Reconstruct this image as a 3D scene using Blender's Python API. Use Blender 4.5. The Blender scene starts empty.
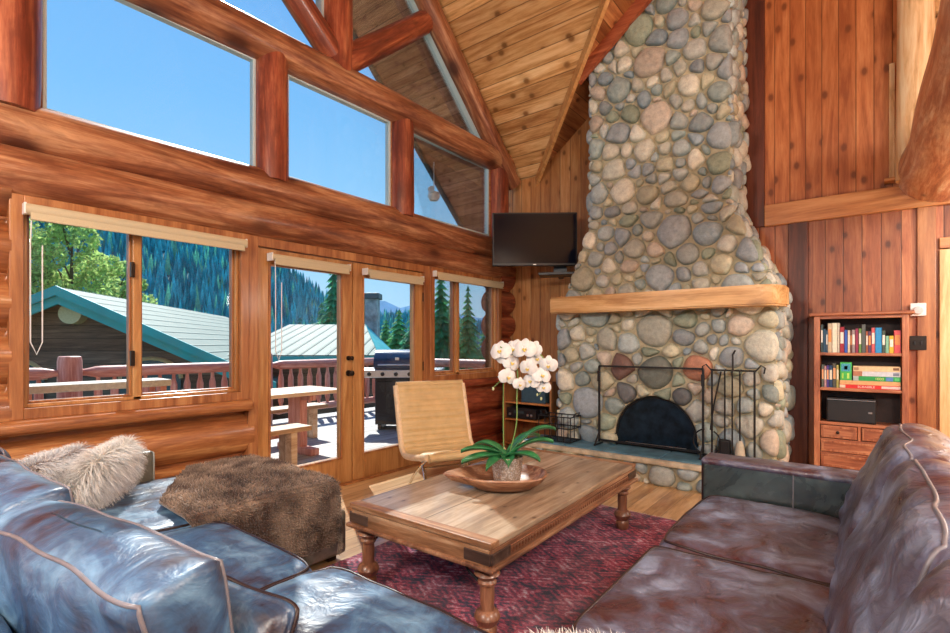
import bpy, bmesh, math, random
from mathutils import Vector, Matrix, noise
PI = math.pi
S = bpy.context.scene
COL = S.collection
def V(*a): return Vector(a)
# ------------------------------------------------------------------ materials
def new_mat(name):
    m = bpy.data.materials.new(name); m.use_nodes = True
    nt = m.node_tree; nt.nodes.clear()
    out = nt.nodes.new('ShaderNodeOutputMaterial'); b = nt.nodes.new('ShaderNodeBsdfPrincipled')
    nt.links.new(b.outputs[0], out.inputs[0])
    return m, nt, b, out
class NB:
    def __init__(s, nt): s.nt = nt
    def n(s, t, **k):
        x = s.nt.nodes.new(t)
        for a, v in k.items(): setattr(x, a, v)
        return x
    def l(s, a, b): s.nt.links.new(a, b)
    def setin(s, sock, v):
        if isinstance(v, (int, float)): sock.default_value = v
        elif isinstance(v, (tuple, list)): sock.default_value = v
        else: s.l(v, sock)
    def math(s, op, a, b=0, c=None, clamp=False):
        x = s.n('ShaderNodeMath', operation=op, use_clamp=clamp)
        s.setin(x.inputs[0], a); s.setin(x.inputs[1], b)
        if c is not None: s.setin(x.inputs[2], c)
        return x.outputs[0]
    def comb(s, a, b, c):
        x = s.n('ShaderNodeCombineXYZ')
        for i, v in enumerate((a, b, c)): s.setin(x.inputs[i], v)
        return x.outputs[0]
    def obj(s):
        return s.n('ShaderNodeTexCoord').outputs['Object']
    def sep(s, v):
        x = s.n('ShaderNodeSeparateXYZ'); s.l(v, x.inputs[0]); return x.outputs
    def noise(s, vec, scale, detail=4, rough=.55, dist=0):
        x = s.n('ShaderNodeTexNoise'); s.l(vec, x.inputs['Vector'])
        x.inputs['Scale'].default_value = scale; x.inputs['Detail'].default_value = detail
        x.inputs['Roughness'].default_value = rough; x.inputs['Distortion'].default_value = dist
        return x.outputs[0]
    def mapr(s, v, a, b, c=0, d=1):
        x = s.n('ShaderNodeMapRange'); s.setin(x.inputs[0], v)
        for i, q in enumerate((a, b, c, d)): x.inputs[i+1].default_value = q
        return x.outputs[0]
    def ramp(s, v, stops):
        x = s.n('ShaderNodeValToRGB'); s.l(v, x.inputs[0]); e = x.color_ramp.elements
        while len(e) < len(stops): e.new(.5)
        for i, (p, c) in enumerate(stops): e[i].position = p; e[i].color = (*c, 1)
        return x.outputs[0]
    def mix(s, f, a, b, mode='MIX'):
        x = s.n('ShaderNodeMix', data_type='RGBA', blend_type=mode)
        s.setin(x.inputs[0], f)
        s.setin(x.inputs[6], (*a, 1) if isinstance(a, tuple) else a)
        s.setin(x.inputs[7], (*b, 1) if isinstance(b, tuple) else b)
        return x.outputs[2]
    def bump(s, h, st=.3, dist=.01, norm=None):
        x = s.n('ShaderNodeBump'); x.inputs['Strength'].default_value = st; x.inputs['Distance'].default_value = dist
        s.l(h, x.inputs['Height'])
        if norm: s.l(norm, x.inputs['Normal'])
        return x.outputs[0]
def sset(b, rough=.5, metal=0, spec=None, coat=0):
    b.inputs['Roughness'].default_value = rough; b.inputs['Metallic'].default_value = metal
    if spec is not None: b.inputs['Specular IOR Level'].default_value = spec
    if coat: b.inputs['Coat Weight'].default_value = coat; b.inputs['Coat Roughness'].default_value = .15
def plain(name, c, rough=.5, metal=0, var=.15, scale=30, bump=.1, spec=None, coat=0):
    m, nt, b, o = new_mat(name); N = NB(nt)
    v = N.obj(); n = N.noise(v, scale, 4)
    lo = tuple(x*(1-var) for x in c); hi = tuple(min(1, x*(1+var)) for x in c)
    N.l(N.ramp(n, [(.3, lo), (.7, hi)]), b.inputs['Base Color'])
    if bump: N.l(N.bump(n, bump, .005), b.inputs['Normal'])
    sset(b, rough, metal, spec, coat); return m
def wood(name, cols, along='Z', plank=0, across='X', off=0, groove=.035, tone=.35, knots=1.0, rough=.5, gs=1.0, coat=0, blot=.0, kscale=5.0, streak=1.0, gdark=.3):
    m, nt, b, o = new_mat(name); N = NB(nt)
    x, y, z = N.sep(N.obj()); D = {'X': x, 'Y': y, 'Z': z}
    A = D[along]
    if plank: B = D[across]; C = D[[k for k in 'XYZ' if k not in (along, across)][0]]
    else: B, C = [D[k] for k in 'XYZ' if k != along]
    rnd = 0.0
    if plank:
        q = N.math('MULTIPLY_ADD', B, 1/plank, off); idx = N.math('FLOOR', q); fr = N.math('FRACT', q)
        w = N.n('ShaderNodeTexWhiteNoise', noise_dimensions='1D'); N.l(idx, w.inputs['W']); rnd = w.outputs[0]
        A2 = N.math('MULTIPLY_ADD', rnd, 23.0, A)
    else:
        oi = N.n('ShaderNodeObjectInfo'); A2 = N.math('MULTIPLY_ADD', oi.outputs['Random'], 31.0, A)
    vec = N.comb(N.math('MULTIPLY', B, gs), N.math('MULTIPLY', C, gs), N.math('MULTIPLY', A2, .09*gs))
    n1 = N.noise(vec, 9, 5, .6, 1.2)
    n2 = N.noise(vec, 55, 3, .7, .5)
    g = N.math('ADD', N.math('MULTIPLY', n1, .72), N.math('MULTIPLY', n2, .28*streak))
    col = N.ramp(g, [(.37, cols[0]), (.5, cols[1]), (.63, cols[2])])
    if blot:
        nb = N.noise(N.comb(B, C, N.math('MULTIPLY', A2, .35)), 7, 6, .65, .6)
        col = N.mix(N.math('MULTIPLY', N.mapr(nb, .45, .62), blot), col, cols[0])
    if knots:
        vo = N.n('ShaderNodeTexVoronoi')
        if plank: vo.voronoi_dimensions = '2D'; N.l(N.comb(N.math('MULTIPLY_ADD', rnd, 5.0, B), N.math('MULTIPLY', A2, .62), 0.0), vo.inputs['Vector'])
        else: N.l(N.comb(B, C, N.math('MULTIPLY', A2, .6)), vo.inputs['Vector'])
        vo.inputs['Scale'].default_value = kscale*(1 if plank else .8)
        knots = knots*(1 if plank else 1.7)
        d = N.math('ADD', vo.outputs['Distance'], N.math('MULTIPLY', N.math('SUBTRACT', n2, .5), .05))
        k = N.mapr(d, .055*knots, .125*knots, 1, 0)
        dark = tuple(c*.22 for c in cols[0])
        col = N.mix(N.math('MULTIPLY', k, .95), col, dark)
        halo = N.mapr(d, .1*knots, .3*knots, .45, 0)
        col = N.mix(halo, col, cols[0])
    h = g
    if plank:
        t = N.mapr(rnd, 0, 1, 1-tone, 1+tone*.55)
        col = N.mix(1.0, col, N.comb(t, N.math('POWER', t, 1.25), N.math('POWER', t, 1.5)), 'MULTIPLY')
        e = N.math('MINIMUM', fr, N.math('SUBTRACT', 1.0, fr))
        gm = N.mapr(e, groove*.5, groove, 1, 0)
        col = N.mix(N.math('MULTIPLY', gm, 1-gdark), col, tuple(c*.2 for c in cols[0]))
        h = N.math('SUBTRACT', N.math('MULTIPLY', g, .25), gm)
    N.l(col, b.inputs['Base Color'])
    N.l(N.bump(h, .35, .006), b.inputs['Normal'])
    sset(b, rough, coat=coat); return m
def leather(name, dark, mid, lite, rough=.36, scale=5, wr=.6):
    m, nt, b, o = new_mat(name); N = NB(nt); v = N.obj()
    n1 = N.noise(v, scale, 6, .62, .8); n2 = N.noise(v, 90, 3); n3 = N.noise(v, 8, 4, .55, 1.4)
    g = N.math('ADD', N.math('MULTIPLY', n1, .75), N.math('MULTIPLY', n3, .25))
    N.l(N.ramp(g, [(.40, dark), (.51, mid), (.64, lite)]), b.inputs['Base Color'])
    N.l(N.mapr(n1, .3, .7, rough-.08, rough+.12), b.inputs['Roughness'])
    bn = N.bump(n2, .12, .002); N.l(N.bump(n3, wr, .02, bn), b.inputs['Normal'])
    b.inputs['Specular IOR Level'].default_value = .75
    b.inputs['Coat Weight'].default_value = .2; b.inputs['Coat Roughness'].default_value = .3
    return m
def colattr(name, rough=.8, nscale=28, var=.45, bump=.5):
    m, nt, b, o = new_mat(name); N = NB(nt); a = N.n('ShaderNodeAttribute'); a.attribute_name = 'Col'
    v = N.obj(); n = N.noise(v, nscale, 6, .65); n2 = N.noise(v, nscale*5, 4, .7)
    t = N.mapr(N.math('ADD', N.math('MULTIPLY', n, .6), N.math('MULTIPLY', n2, .4)), .3, .7, 1-var, 1+var*.8)
    N.l(N.mix(1.0, a.outputs['Color'], N.comb(t, t, t), 'MULTIPLY'), b.inputs['Base Color'])
    if bump: N.l(N.bump(N.math('ADD', n, N.math('MULTIPLY', n2, .4)), bump, .012), b.inputs['Normal'])
    sset(b, rough); return m
def glass(name, tint=(.93, .97, 1)):
    m, nt, b, o = new_mat(name); N = NB(nt); nt.nodes.remove(b)
    t = N.n('ShaderNodeBsdfTransparent'); t.inputs[0].default_value = (*tint, 1)
    g = N.n('ShaderNodeBsdfGlossy'); g.inputs['Roughness'].default_value = .02
    f = N.n('ShaderNodeFresnel'); f.inputs[0].default_value = 1.35
    mx = N.n('ShaderNodeMixShader'); N.l(N.math('MULTIPLY', f.outputs[0], .5), mx.inputs[0]); N.l(t.outputs[0], mx.inputs[1]); N.l(g.outputs[0], mx.inputs[2])
    N.l(mx.outputs[0], o.inputs[0]); return m

M = {}
LOGC = ((.13, .036, .018), (.36, .135, .06), (.62, .33, .17))
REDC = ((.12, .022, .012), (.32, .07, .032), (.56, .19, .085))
M['log'] = wood('log_wood', LOGC, 'Z', rough=.42, knots=.9, kscale=3.2, blot=.5, coat=.15)
M['log_red'] = wood('dark_red_log_wood', REDC, 'Z', rough=.38, knots=.9, kscale=3, blot=.6, coat=.25)
M['wall_log'] = wood('stacked_log_wood', ((.20, .06, .02), (.42, .16, .055), (.64, .33, .13)), 'Y', rough=.42, knots=.9, kscale=2.6, blot=.45, coat=.2)
M['wall_log_red'] = wood('stacked_log_wood_red', REDC, 'Y', rough=.38, knots=.8, kscale=2.6, blot=.5, coat=.2)
M['burl'] = wood('burl_log', ((.34, .085, .04), (.68, .30, .14), (.95, .72, .48)), 'Z', rough=.3, knots=.5, gs=1.3, blot=.55, coat=.4, kscale=5)
M['pale_log'] = wood('pale_log_wood', ((.5, .27, .11), (.82, .56, .3), (.95, .78, .52)), 'Z', rough=.5, knots=.4)
M['ceil_x'] = wood('ceiling_pine_x', ((.44, .20, .06), (.72, .42, .17), (.90, .62, .32)), 'X', .112, 'Y', rough=.45, tone=.28, knots=1.0, kscale=4.2)
M['ceil_y'] = wood('ceiling_pine_y', ((.32, .10, .035), (.54, .22, .08), (.7, .34, .13)), 'Y', .13, 'X', rough=.45, tone=.35, knots=.9, kscale=4.5)
M['soffit'] = wood('soffit_cedar', ((.20, .08, .05), (.36, .17, .11), (.5, .28, .2)), 'X', .13, 'Y', rough=.6, tone=.35, knots=.7)
M['board_up'] = wood('upper_wall_cedar', ((.36, .10, .03), (.56, .19, .062), (.70, .30, .12)), 'Z', .128, 'X', .6, rough=.45, tone=.22, knots=1.15, kscale=4.6, streak=.9)
M['board_low'] = wood('lower_wall_cedar', ((.22, .06, .025), (.38, .12, .048), (.52, .21, .09)), 'Z', .136, 'X', .25, rough=.42, tone=.35, knots=.7, kscale=3.4, groove=.04)
M['trim'] = wood('fir_trim', ((.26, .09, .03), (.42, .17, .06), (.56, .28, .11)), 'Z', rough=.4, knots=0, coat=.15, streak=.8)
M['trim_y'] = wood('fir_trim_y', ((.26, .09, .03), (.42, .17, .06), (.56, .28, .11)), 'Y', rough=.4, knots=0, coat=.15, streak=.8)
M['trim_x'] = wood('fir_trim_x', ((.34, .12, .035), (.52, .21, .065), (.64, .31, .12)), 'X', rough=.4, knots=0, coat=.15)
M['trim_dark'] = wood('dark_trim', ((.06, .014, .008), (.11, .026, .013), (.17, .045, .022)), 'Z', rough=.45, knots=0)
M['door_fir'] = wood('door_fir', ((.36, .15, .045), (.52, .25, .085), (.64, .37, .15)), 'Z', rough=.38, knots=0, coat=.2, streak=.8)
M['mantel'] = wood('mantel_slab', ((.45, .22, .07), (.70, .42, .17), (.84, .58, .3)), 'X', rough=.45, knots=.9, kscale=2.8, coat=.1)
M['pine_door'] = wood('pine_door', ((.55, .3, .12), (.78, .5, .24), (.88, .65, .38)), 'Z', rough=.4, knots=.7, kscale=4)
M['floor'] = wood('floor_fir', ((.42, .22, .09), (.66, .42, .2), (.8, .58, .33)), 'Y', .135, 'X', rough=.3, tone=.25, knots=0, groove=.02, coat=.3)
M['case'] = wood('bookcase_wood', ((.24, .07, .035), (.44, .16, .08), (.58, .27, .14)), 'Z', rough=.42, knots=.3, gs=1.6)
M['case_x'] = wood('bookcase_wood_x', ((.24, .07, .035), (.44, .16, .08), (.58, .27, .14)), 'X', rough=.42, knots=.3, gs=1.6)
M['case_dark'] = plain('bookcase_back', (.05, .025, .02), .6)
M['table_top'] = wood('old_table_top', ((.22, .15, .10), (.42, .32, .22), (.60, .50, .38)), 'Y', .46, 'X', .95, rough=.4, tone=.12, knots=.4, blot=.35, groove=.012, coat=.5)
M['table_edge'] = wood('old_table_edge', ((.11, .045, .025), (.27, .13, .07), (.44, .26, .15)), 'Y', rough=.45, knots=.3, blot=.5)
M['table_edge_x'] = wood('old_table_edge_x', ((.15, .065, .03), (.38, .2, .1), (.62, .42, .26)), 'X', rough=.45, knots=.3, blot=.5)
M['table_leg'] = wood('turned_leg', ((.10, .04, .025), (.26, .11, .06), (.42, .22, .13)), 'Z', rough=.35, knots=.3, blot=.5, coat=.2)
M['bowl'] = wood('carved_bowl', ((.16, .06, .03), (.36, .17, .09), (.58, .36, .22)), 'X', rough=.4, knots=.2, blot=.6, gs=1.4)
M['deck'] = wood('deck_planks', ((.24, .22, .21), (.38, .35, .33), (.48, .45, .42)), 'Y', .14, 'X', rough=.6, tone=.12, knots=0, groove=.05)
M['rail'] = wood('railing_log', ((.42, .12, .08), (.64, .26, .19), (.78, .43, .34)), 'Z', rough=.5, knots=.4)
M['picnic'] = wood('picnic_wood', ((.46, .27, .15), (.7, .47, .28), (.8, .6, .4)), 'Y', .14, 'X', rough=.55, knots=.2)
M['leather_l'] = leather('leather_left', (.03, .02, .035), (.05, .12, .24), (.18, .36, .56), .38, 3.2, wr=.5)  # blue sky sheen mixed into the leather's base colour
M['leather_r'] = leather('leather_right', (.07, .024, .028), (.11, .10, .15), (.27, .33, .48), .33, 3.6, wr=.8)  # cool tones are reflected sky put into the brown base colour
M['leather_arm'] = leather('leather_arm', (.015, .02, .022), (.035, .05, .05), (.07, .1, .1), .26, 3, wr=.08)
M['leather_olive'] = leather('leather_olive', (.08, .08, .06), (.14, .14, .11), (.24, .24, .2), .33, 5, wr=.1)
M['piping'] = plain('piping', (.03, .015, .015), .35, bump=0)
M['piping_pale'] = plain('piping_pale', (.20, .19, .22), .35, bump=0)
M['cream'] = plain('cream_leather', (.60, .43, .21), .42, var=.1, scale=12, bump=.15, coat=.1)
M['chrome'] = plain('chrome', (.75, .75, .75), .15, 1, bump=0, var=.03)
M['steel'] = plain('stainless', (.6, .62, .64), .3, 1, bump=0, var=.05)
M['iron'] = plain('black_iron', (.02, .02, .022), .45, .4, bump=.2)
M['bronze'] = plain('dark_bronze', (.03, .022, .018), .35, .7)
M['blind'] = plain('blind_fabric', (.62, .55, .38), .8, var=.05, scale=200)
M['white'] = plain('white_plastic', (.8, .8, .8), .4, var=.03, bump=0)
M['black'] = plain('black_plastic', (.012, .013, .016), .35, var=.1, bump=0)
M['tvscreen'] = plain('tv_screen', (.003, .005, .014), .12, var=.05, bump=0, spec=.22)
M['speaker'] = plain('speaker_cloth', (.02, .022, .028), .8, var=.3, scale=400)
M['mortar'] = plain('mortar', (.50, .44, .30), .9, var=.25, scale=18, bump=.6)
M['stone'] = colattr('river_stone', .6, 22, .4, .5)
M['slate'] = plain('hearth_slate', (.09, .21, .29), .45, var=.4, scale=7, bump=.4)
M['firebrick'] = plain('sooty_firebox', (.012, .014, .018), .6, var=.5, scale=9)
M['mesh'] = plain('spark_mesh', (.010, .025, .045), .3, .5, var=.6, scale=11, bump=.15)
M['glass'] = glass('window_glass')
M['petal'] = plain('orchid_petal', (.74, .74, .73), .5, var=.06, scale=60, bump=.1)
M['lip'] = plain('orchid_lip', (.75, .55, .12), .5, var=.3, scale=90)
M['leafgreen'] = plain('orchid_leaf', (.035, .2, .07), .3, var=.5, scale=14, coat=.4)
M['stem'] = plain('orchid_stem', (.18, .32, .08), .5)
M['moss'] = plain('moss', (.08, .09, .03), .9, var=.6, scale=60, bump=.8)
M['teal'] = plain('teal_fascia', (.02, .36, .36), .5, var=.12, scale=2)
M['metalroof'] = None
M['rooflog'] = wood('neighbour_logs', ((.06, .035, .025), (.13, .075, .05), (.2, .13, .09)), 'X', .28, 'Z', rough=.7, tone=.3, knots=0)
M['darkwin'] = plain('dark_window', (.02, .05, .05), .15)
M['tan'] = plain('tan_arch', (.5, .33, .16), .6)
M['bark'] = plain('bark', (.12, .08, .05), .9)
M['foliage'] = colattr('foliage', .7, 3, .5, 0)
def _translucent(m):
    nt = m.node_tree; N = NB(nt); b = [x for x in nt.nodes if x.type == 'BSDF_PRINCIPLED'][0]; o = [x for x in nt.nodes if x.type == 'OUTPUT_MATERIAL'][0]
    t = N.n('ShaderNodeBsdfTranslucent'); N.l(b.inputs['Base Color'].links[0].from_socket, t.inputs[0]); mx = N.n('ShaderNodeMixShader'); mx.inputs[0].default_value = .45
    N.l(b.outputs[0], mx.inputs[1]); N.l(t.outputs[0], mx.inputs[2]); N.l(mx.outputs[0], o.inputs[0])
_translucent(M['foliage'])
M['ground'] = plain('grass_ground', (.07, .16, .05), .9, var=.4, scale=1)
M['hill'] = plain('hill_ground', (.03, .12, .13), .95, var=.4, scale=.2)
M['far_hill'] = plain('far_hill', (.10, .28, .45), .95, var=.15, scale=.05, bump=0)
# metal roof
def roofmat():
    m, nt, b, o = new_mat('standing_seam_roof'); N = NB(nt); x, y, z = N.sep(N.obj())
    q = N.math('FRACT', N.math('MULTIPLY', x, 1/.32)); e = N.math('MINIMUM', q, N.math('SUBTRACT', 1.0, q))
    k = N.mapr(e, .04, .13, 1, 0)
    n = N.noise(N.obj(), 1.5, 4)
    base = N.ramp(n, [(.3, (.075, .13, .10)), (.7, (.12, .18, .145))])
    N.l(N.mix(k, base, (.04, .10, .08)), b.inputs['Base Color']); N.l(N.bump(k, .8, .04), b.inputs['Normal']); sset(b, .65, 0, .3); return m
M['metalroof'] = roofmat()
# rug
def rugmat():
    m, nt, b, o = new_mat('distressed_rug'); N = NB(nt); v = N.obj(); x, y, z = N.sep(v)
    vd = N.n('ShaderNodeTexVoronoi', feature='F1', distance='MANHATTAN'); N.l(N.comb(N.math('MULTIPLY', x, 1.0), N.math('MULTIPLY', y, 1.6), 0.0), vd.inputs['Vector']); vd.inputs['Scale'].default_value = 4.5
    mo = N.math('SINE', N.math('MULTIPLY', vd.outputs['Distance'], 22.0))
    n1 = N.noise(v, 9, 7, .75); n2 = N.noise(N.comb(x, N.math('MULTIPLY', y, 1.6), z), 34, 5, .8)
    n3 = N.noise(v, 1.6, 3)
    g = N.math('ADD', N.math('MULTIPLY', n1, .55), N.math('ADD', N.math('MULTIPLY', n2, .45), N.math('MULTIPLY', mo, .035)))
    c = N.ramp(g, [(.40, (.02, .03, .055)), (.46, (.10, .06, .11)), (.51, (.36, .045, .09)), (.56, (.46, .15, .22)), (.62, (.62, .52, .60))])
    c = N.mix(N.mapr(n3, .42, .6, 0, .75), c, N.mix(.5, c, (.14, .15, .19)))
    N.l(c, b.inputs['Base Color']); N.l(N.bump(N.noise(v, 160, 4, .7), .8, .006), b.inputs['Normal']); sset(b, .95); return m
M['rug'] = rugmat()
M['fringe'] = plain('rug_fringe', (.6, .5, .42), .9)
def furmat(name, root, tip):
    m, nt, b, o = new_mat(name); N = NB(nt); a = N.n('ShaderNodeAttribute'); a.attribute_name = 'Col'
    N.l(a.outputs['Color'], b.inputs['Base Color']); sset(b, .75)
    try: b.inputs['Sheen Weight'].default_value = .4
    except Exception: pass
    return m
M['fur'] = furmat('fur', 0, 0)
# pot: hammered metallic mosaic
def potmat():
    m, nt, b, o = new_mat('hammered_pot'); N = NB(nt)
    vo = N.n('ShaderNodeTexVoronoi'); N.l(N.obj(), vo.inputs['Vector']); vo.inputs['Scale'].default_value = 90
    N.l(N.ramp(vo.outputs['Distance'], [(.1, (.92, .9, .86)), (.6, (.5, .42, .34))]), b.inputs['Base Color'])
    N.l(N.bump(vo.outputs['Distance'], .8, .004), b.inputs['Normal']); sset(b, .25, .35); return m
M['pot'] = potmat()

# ------------------------------------------------------------------ object helpers
def finish(name, bm, mat, parent=None, smooth=False, loc=None, mats=None, rot=None, nofix=False):
    if not nofix: bmesh.ops.recalc_face_normals(bm, faces=bm.faces)
    me = bpy.data.meshes.new(name); bm.to_mesh(me); bm.free()
    for mm in (mats or [mat]): me.materials.append(M[mm] if isinstance(mm, str) else mm)
    if smooth is True:
        for p in me.polygons: p.use_smooth = True
    elif smooth:
        for p in me.polygons: p.use_smooth = True
        try: me.set_sharp_from_angle(angle=smooth)
        except Exception: pass
    o = bpy.data.objects.new(name, me); COL.objects.link(o)
    if parent: o.parent = parent
    if loc is not None: o.location = loc
    if rot is not None: o.rotation_euler = rot
    return o
def tag(o, label=None, cat=None, group=None, kind=None):
    if label: o['label'] = label
    if cat: o['category'] = cat
    if group: o['group'] = group
    if kind: o['kind'] = kind
    return o
def thing(name, label, cat, loc=(0, 0, 0), rz=0, group=None, kind=None):
    o = bpy.data.objects.new(name, None); COL.objects.link(o); o.empty_display_size = .1
    o.location = loc; o.rotation_euler = (0, 0, rz); return tag(o, label, cat, group, kind)
def struct(o): o['kind'] = 'structure'; return o
def box(bm, x0, x1, y0, y1, z0, z1, bev=0, seg=2, mi=0, M4=None):
    r = bmesh.ops.create_cube(bm, size=1)
    vs = r['verts']
    for v in vs: v.co = V(x0+(v.co.x+.5)*(x1-x0), y0+(v.co.y+.5)*(y1-y0), z0+(v.co.z+.5)*(z1-z0))
    fs = set(f for v in vs for f in v.link_faces)
    for f in fs: f.material_index = mi
    if bev:
        es = list(set(e for v in vs for e in v.link_edges))
        q = bmesh.ops.bevel(bm, geom=es, offset=bev, segments=seg, profile=.5, affect='EDGES')
        vs = list(set(v for f in q['faces'] for v in f.verts) | set(v for v in vs if v.is_valid))
    if M4 is not None:
        for v in vs: v.co = M4 @ v.co
    return vs
def bx(name, mat, parent, x0, x1, y0, y1, z0, z1, bev=.004, loc=None, rot=None):
    bm = bmesh.new(); box(bm, x0, x1, y0, y1, z0, z1, bev); return finish(name, bm, mat, parent, loc=loc, rot=rot)
def poly(bm, pts, mi=0):
    f = bm.faces.new([bm.verts.new(p) for p in pts]); f.material_index = mi; return f
def prism(bm, pts, d, mi=0):
    a = [bm.verts.new(p) for p in pts]; b = [bm.verts.new(Vector(p)+Vector(d)) for p in pts]
    bm.faces.new(a).material_index = mi; bm.faces.new(b[::-1]).material_index = mi
    n = len(a)
    for i in range(n): bm.faces.new((a[i], a[(i+1) % n], b[(i+1) % n], b[i])).material_index = mi
def tube(bm, pts, r, seg=8, closed=False, mi=0, caps=True):
    pts = [Vector(p) for p in pts]; n = len(pts); rings = []
    rr = r if isinstance(r, (list, tuple)) else [r]*n
    prev = None
    for i, p in enumerate(pts):
        a = pts[i-1] if (i > 0 or closed) else p; b = pts[(i+1) % n] if (i < n-1 or closed) else p
        t = (b-a)
        t = t.normalized() if t.length > 1e-9 else V(0, 0, 1)
        if prev is None:
            u = t.orthogonal().normalized()
        else:
            u = prev - t*prev.dot(t)
            u = u.normalized() if u.length > 1e-6 else t.orthogonal().normalized()
        prev = u; w = t.cross(u)
        rings.append([bm.verts.new(p+(u*math.cos(2*PI*k/seg)+w*math.sin(2*PI*k/seg))*rr[i]) for k in range(seg)])
    m = n if closed else n-1
    for i in range(m):
        A, B = rings[i], rings[(i+1) % n]
        for k in range(seg): bm.faces.new((A[k], A[(k+1) % seg], B[(k+1) % seg], B[k])).material_index = mi
    if not closed and caps:
        bm.faces.new(rings[0][::-1]).material_index = mi; bm.faces.new(rings[-1]).material_index = mi
def tb(name, mat, parent, pts, r, seg=8, closed=False, loc=None):
    bm = bmesh.new(); tube(bm, pts, r, seg, closed); return finish(name, bm, mat, parent, smooth=.9, loc=loc)
def lathe(bm, prof, seg=24, mi=0, at=(0, 0, 0)):
    at = Vector(at); rings = []
    for r, z in prof: rings.append([bm.verts.new(at+V(r*math.cos(2*PI*k/seg), r*math.sin(2*PI*k/seg), z)) for k in range(seg)])
    for A, B in zip(rings, rings[1:]):
        for k in range(seg): bm.faces.new((A[k], A[(k+1) % seg], B[(k+1) % seg], B[k])).material_index = mi
    if prof[0][0] > 1e-4: bm.faces.new(rings[0][::-1]).material_index = mi
    if prof[-1][0] > 1e-4: bm.faces.new(rings[-1]).material_index = mi
def log(name, p0, p1, r0, r1, mat='log', seed=0, wob=.03, parent=None, flare=None, label=None, cat='log beam', group=None, seg=24):
    p0, p1 = Vector(p0), Vector(p1); L = (p1-p0).length; n = max(4, int(L/.16))
    bm = bmesh.new(); rings = []
    for i in range(n+1):
        t = i/n; r = r0+(r1-r0)*t
        if flare: r += flare*max(0, 1-t*L/.9)**2
        if i in (0, n): r *= .965
        cx = noise.noise(V(t*L*.5, seed*3.1, 0))*wob*.8; cy = noise.noise(V(t*L*.5, seed*3.1, 9))*wob*.8
        ring = []
        for k in range(seg):
            a = 2*PI*k/seg
            rr = r*(1+wob*1.3*noise.noise(V(math.cos(a)*1.2, math.sin(a)*1.2, t*L*1.1+seed*7)))
            ring.append(bm.verts.new(V(cx+rr*math.cos(a), cy+rr*math.sin(a), t*L + (0 if i not in (0, n) else 0))))
        rings.append(ring)
    for A, B in zip(rings, rings[1:]):
        for k in range(seg): bm.faces.new((A[k], A[(k+1) % seg], B[(k+1) % seg], B[k]))
    bm.faces.new(rings[0][::-1]); bm.faces.new(rings[-1])
    o = finish(name, bm, mat, parent, smooth=.9)
    o.location = p0; o.rotation_mode = 'QUATERNION'; o.rotation_quaternion = (p1-p0).to_track_quat('Z', 'Y')
    if label: tag(o, label, cat, group)
    return o
def addcol(me_bm, cols):
    pass
# ================================================================== ROOM
XW, YB, XE, YS = -3.78, 5.73, 3.7, -2.6
K1, K2 = .95, .77
YR, XR = 2.84, .13
def z1(y): return 3.5+K1*(YB-y) if y >= YR else 3.5+K1*(YB-YR)-K1*(YR-y)
ZR = z1(YR)
bm = bmesh.new(); poly(bm, [(XW-.4, YS-.3, 0), (XE, YS-.3, 0), (XE, YB, 0), (XW-.4, YB, 0)]); struct(finish('floor', bm, 'floor', nofix=True))
# ceiling : west wing planes plus the cross gable over the chimney
bm = bmesh.new()
YSE = YR-(YB-YR)
poly(bm, [(XW, YB, 3.5), (-3.44, YB, 3.5), (XR, YR, ZR), (XW, YR, ZR)])
poly(bm, [(3.7, YB, 3.5), (XE, YR, ZR), (XR, YR, ZR)])
poly(bm, [(XW, YR, ZR), (XE, YR, ZR), (XE, YSE, 3.5), (XW, YSE, 3.5)])
poly(bm, [(XW, YSE, 3.5), (XE, YSE, 3.5), (XE, YS, 3.5), (XW, YS, 3.5)])
poly(bm, [(-3.44, YB, 3.5), (XR, YB, ZR), (XR, YR, ZR)], 1)
poly(bm, [(3.7, YB, 3.5), (XR, YR, ZR), (XR, YB, ZR)], 1)
struct(finish('ceiling', bm, None, mats=['ceil_x', 'ceil_y'], nofix=True))
# overhanging roof west of the gable, a slab with thickness
bm = bmesh.new()
def slab(xa, xb, pts, th=.16):
    for (ya, za), (yb, zb) in zip(pts, pts[1:]):
        prism(bm, [(xa, ya, za), (xb, ya, za), (xb, yb, zb), (xa, yb, zb)], (0, 0, th))
slab(-5.0, XW-.0, [(6.7, 3.5-K1*.97), (YR, ZR)])
slab(-5.0, XW-.0, [(YR, ZR), (-1.0, z1(-1.0))])
finish_roof = struct(finish('ceiling_overhang', bm, 'soffit'))
bm = bmesh.new()
for ya, za, yb, zb in ((6.75, 3.5-K1*1.02, YR, ZR), (YR, ZR, -1.05, z1(-1.05))):
    prism(bm, [(-5.06, ya, za-.06), (-5.0, ya, za-.06), (-5.0, yb, zb-.06), (-5.06, yb, zb-.06)], (0, 0, .26))
struct(finish('trim_1', bm, plain('gutter_metal', (.05, .08, .1), .5)))
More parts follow.
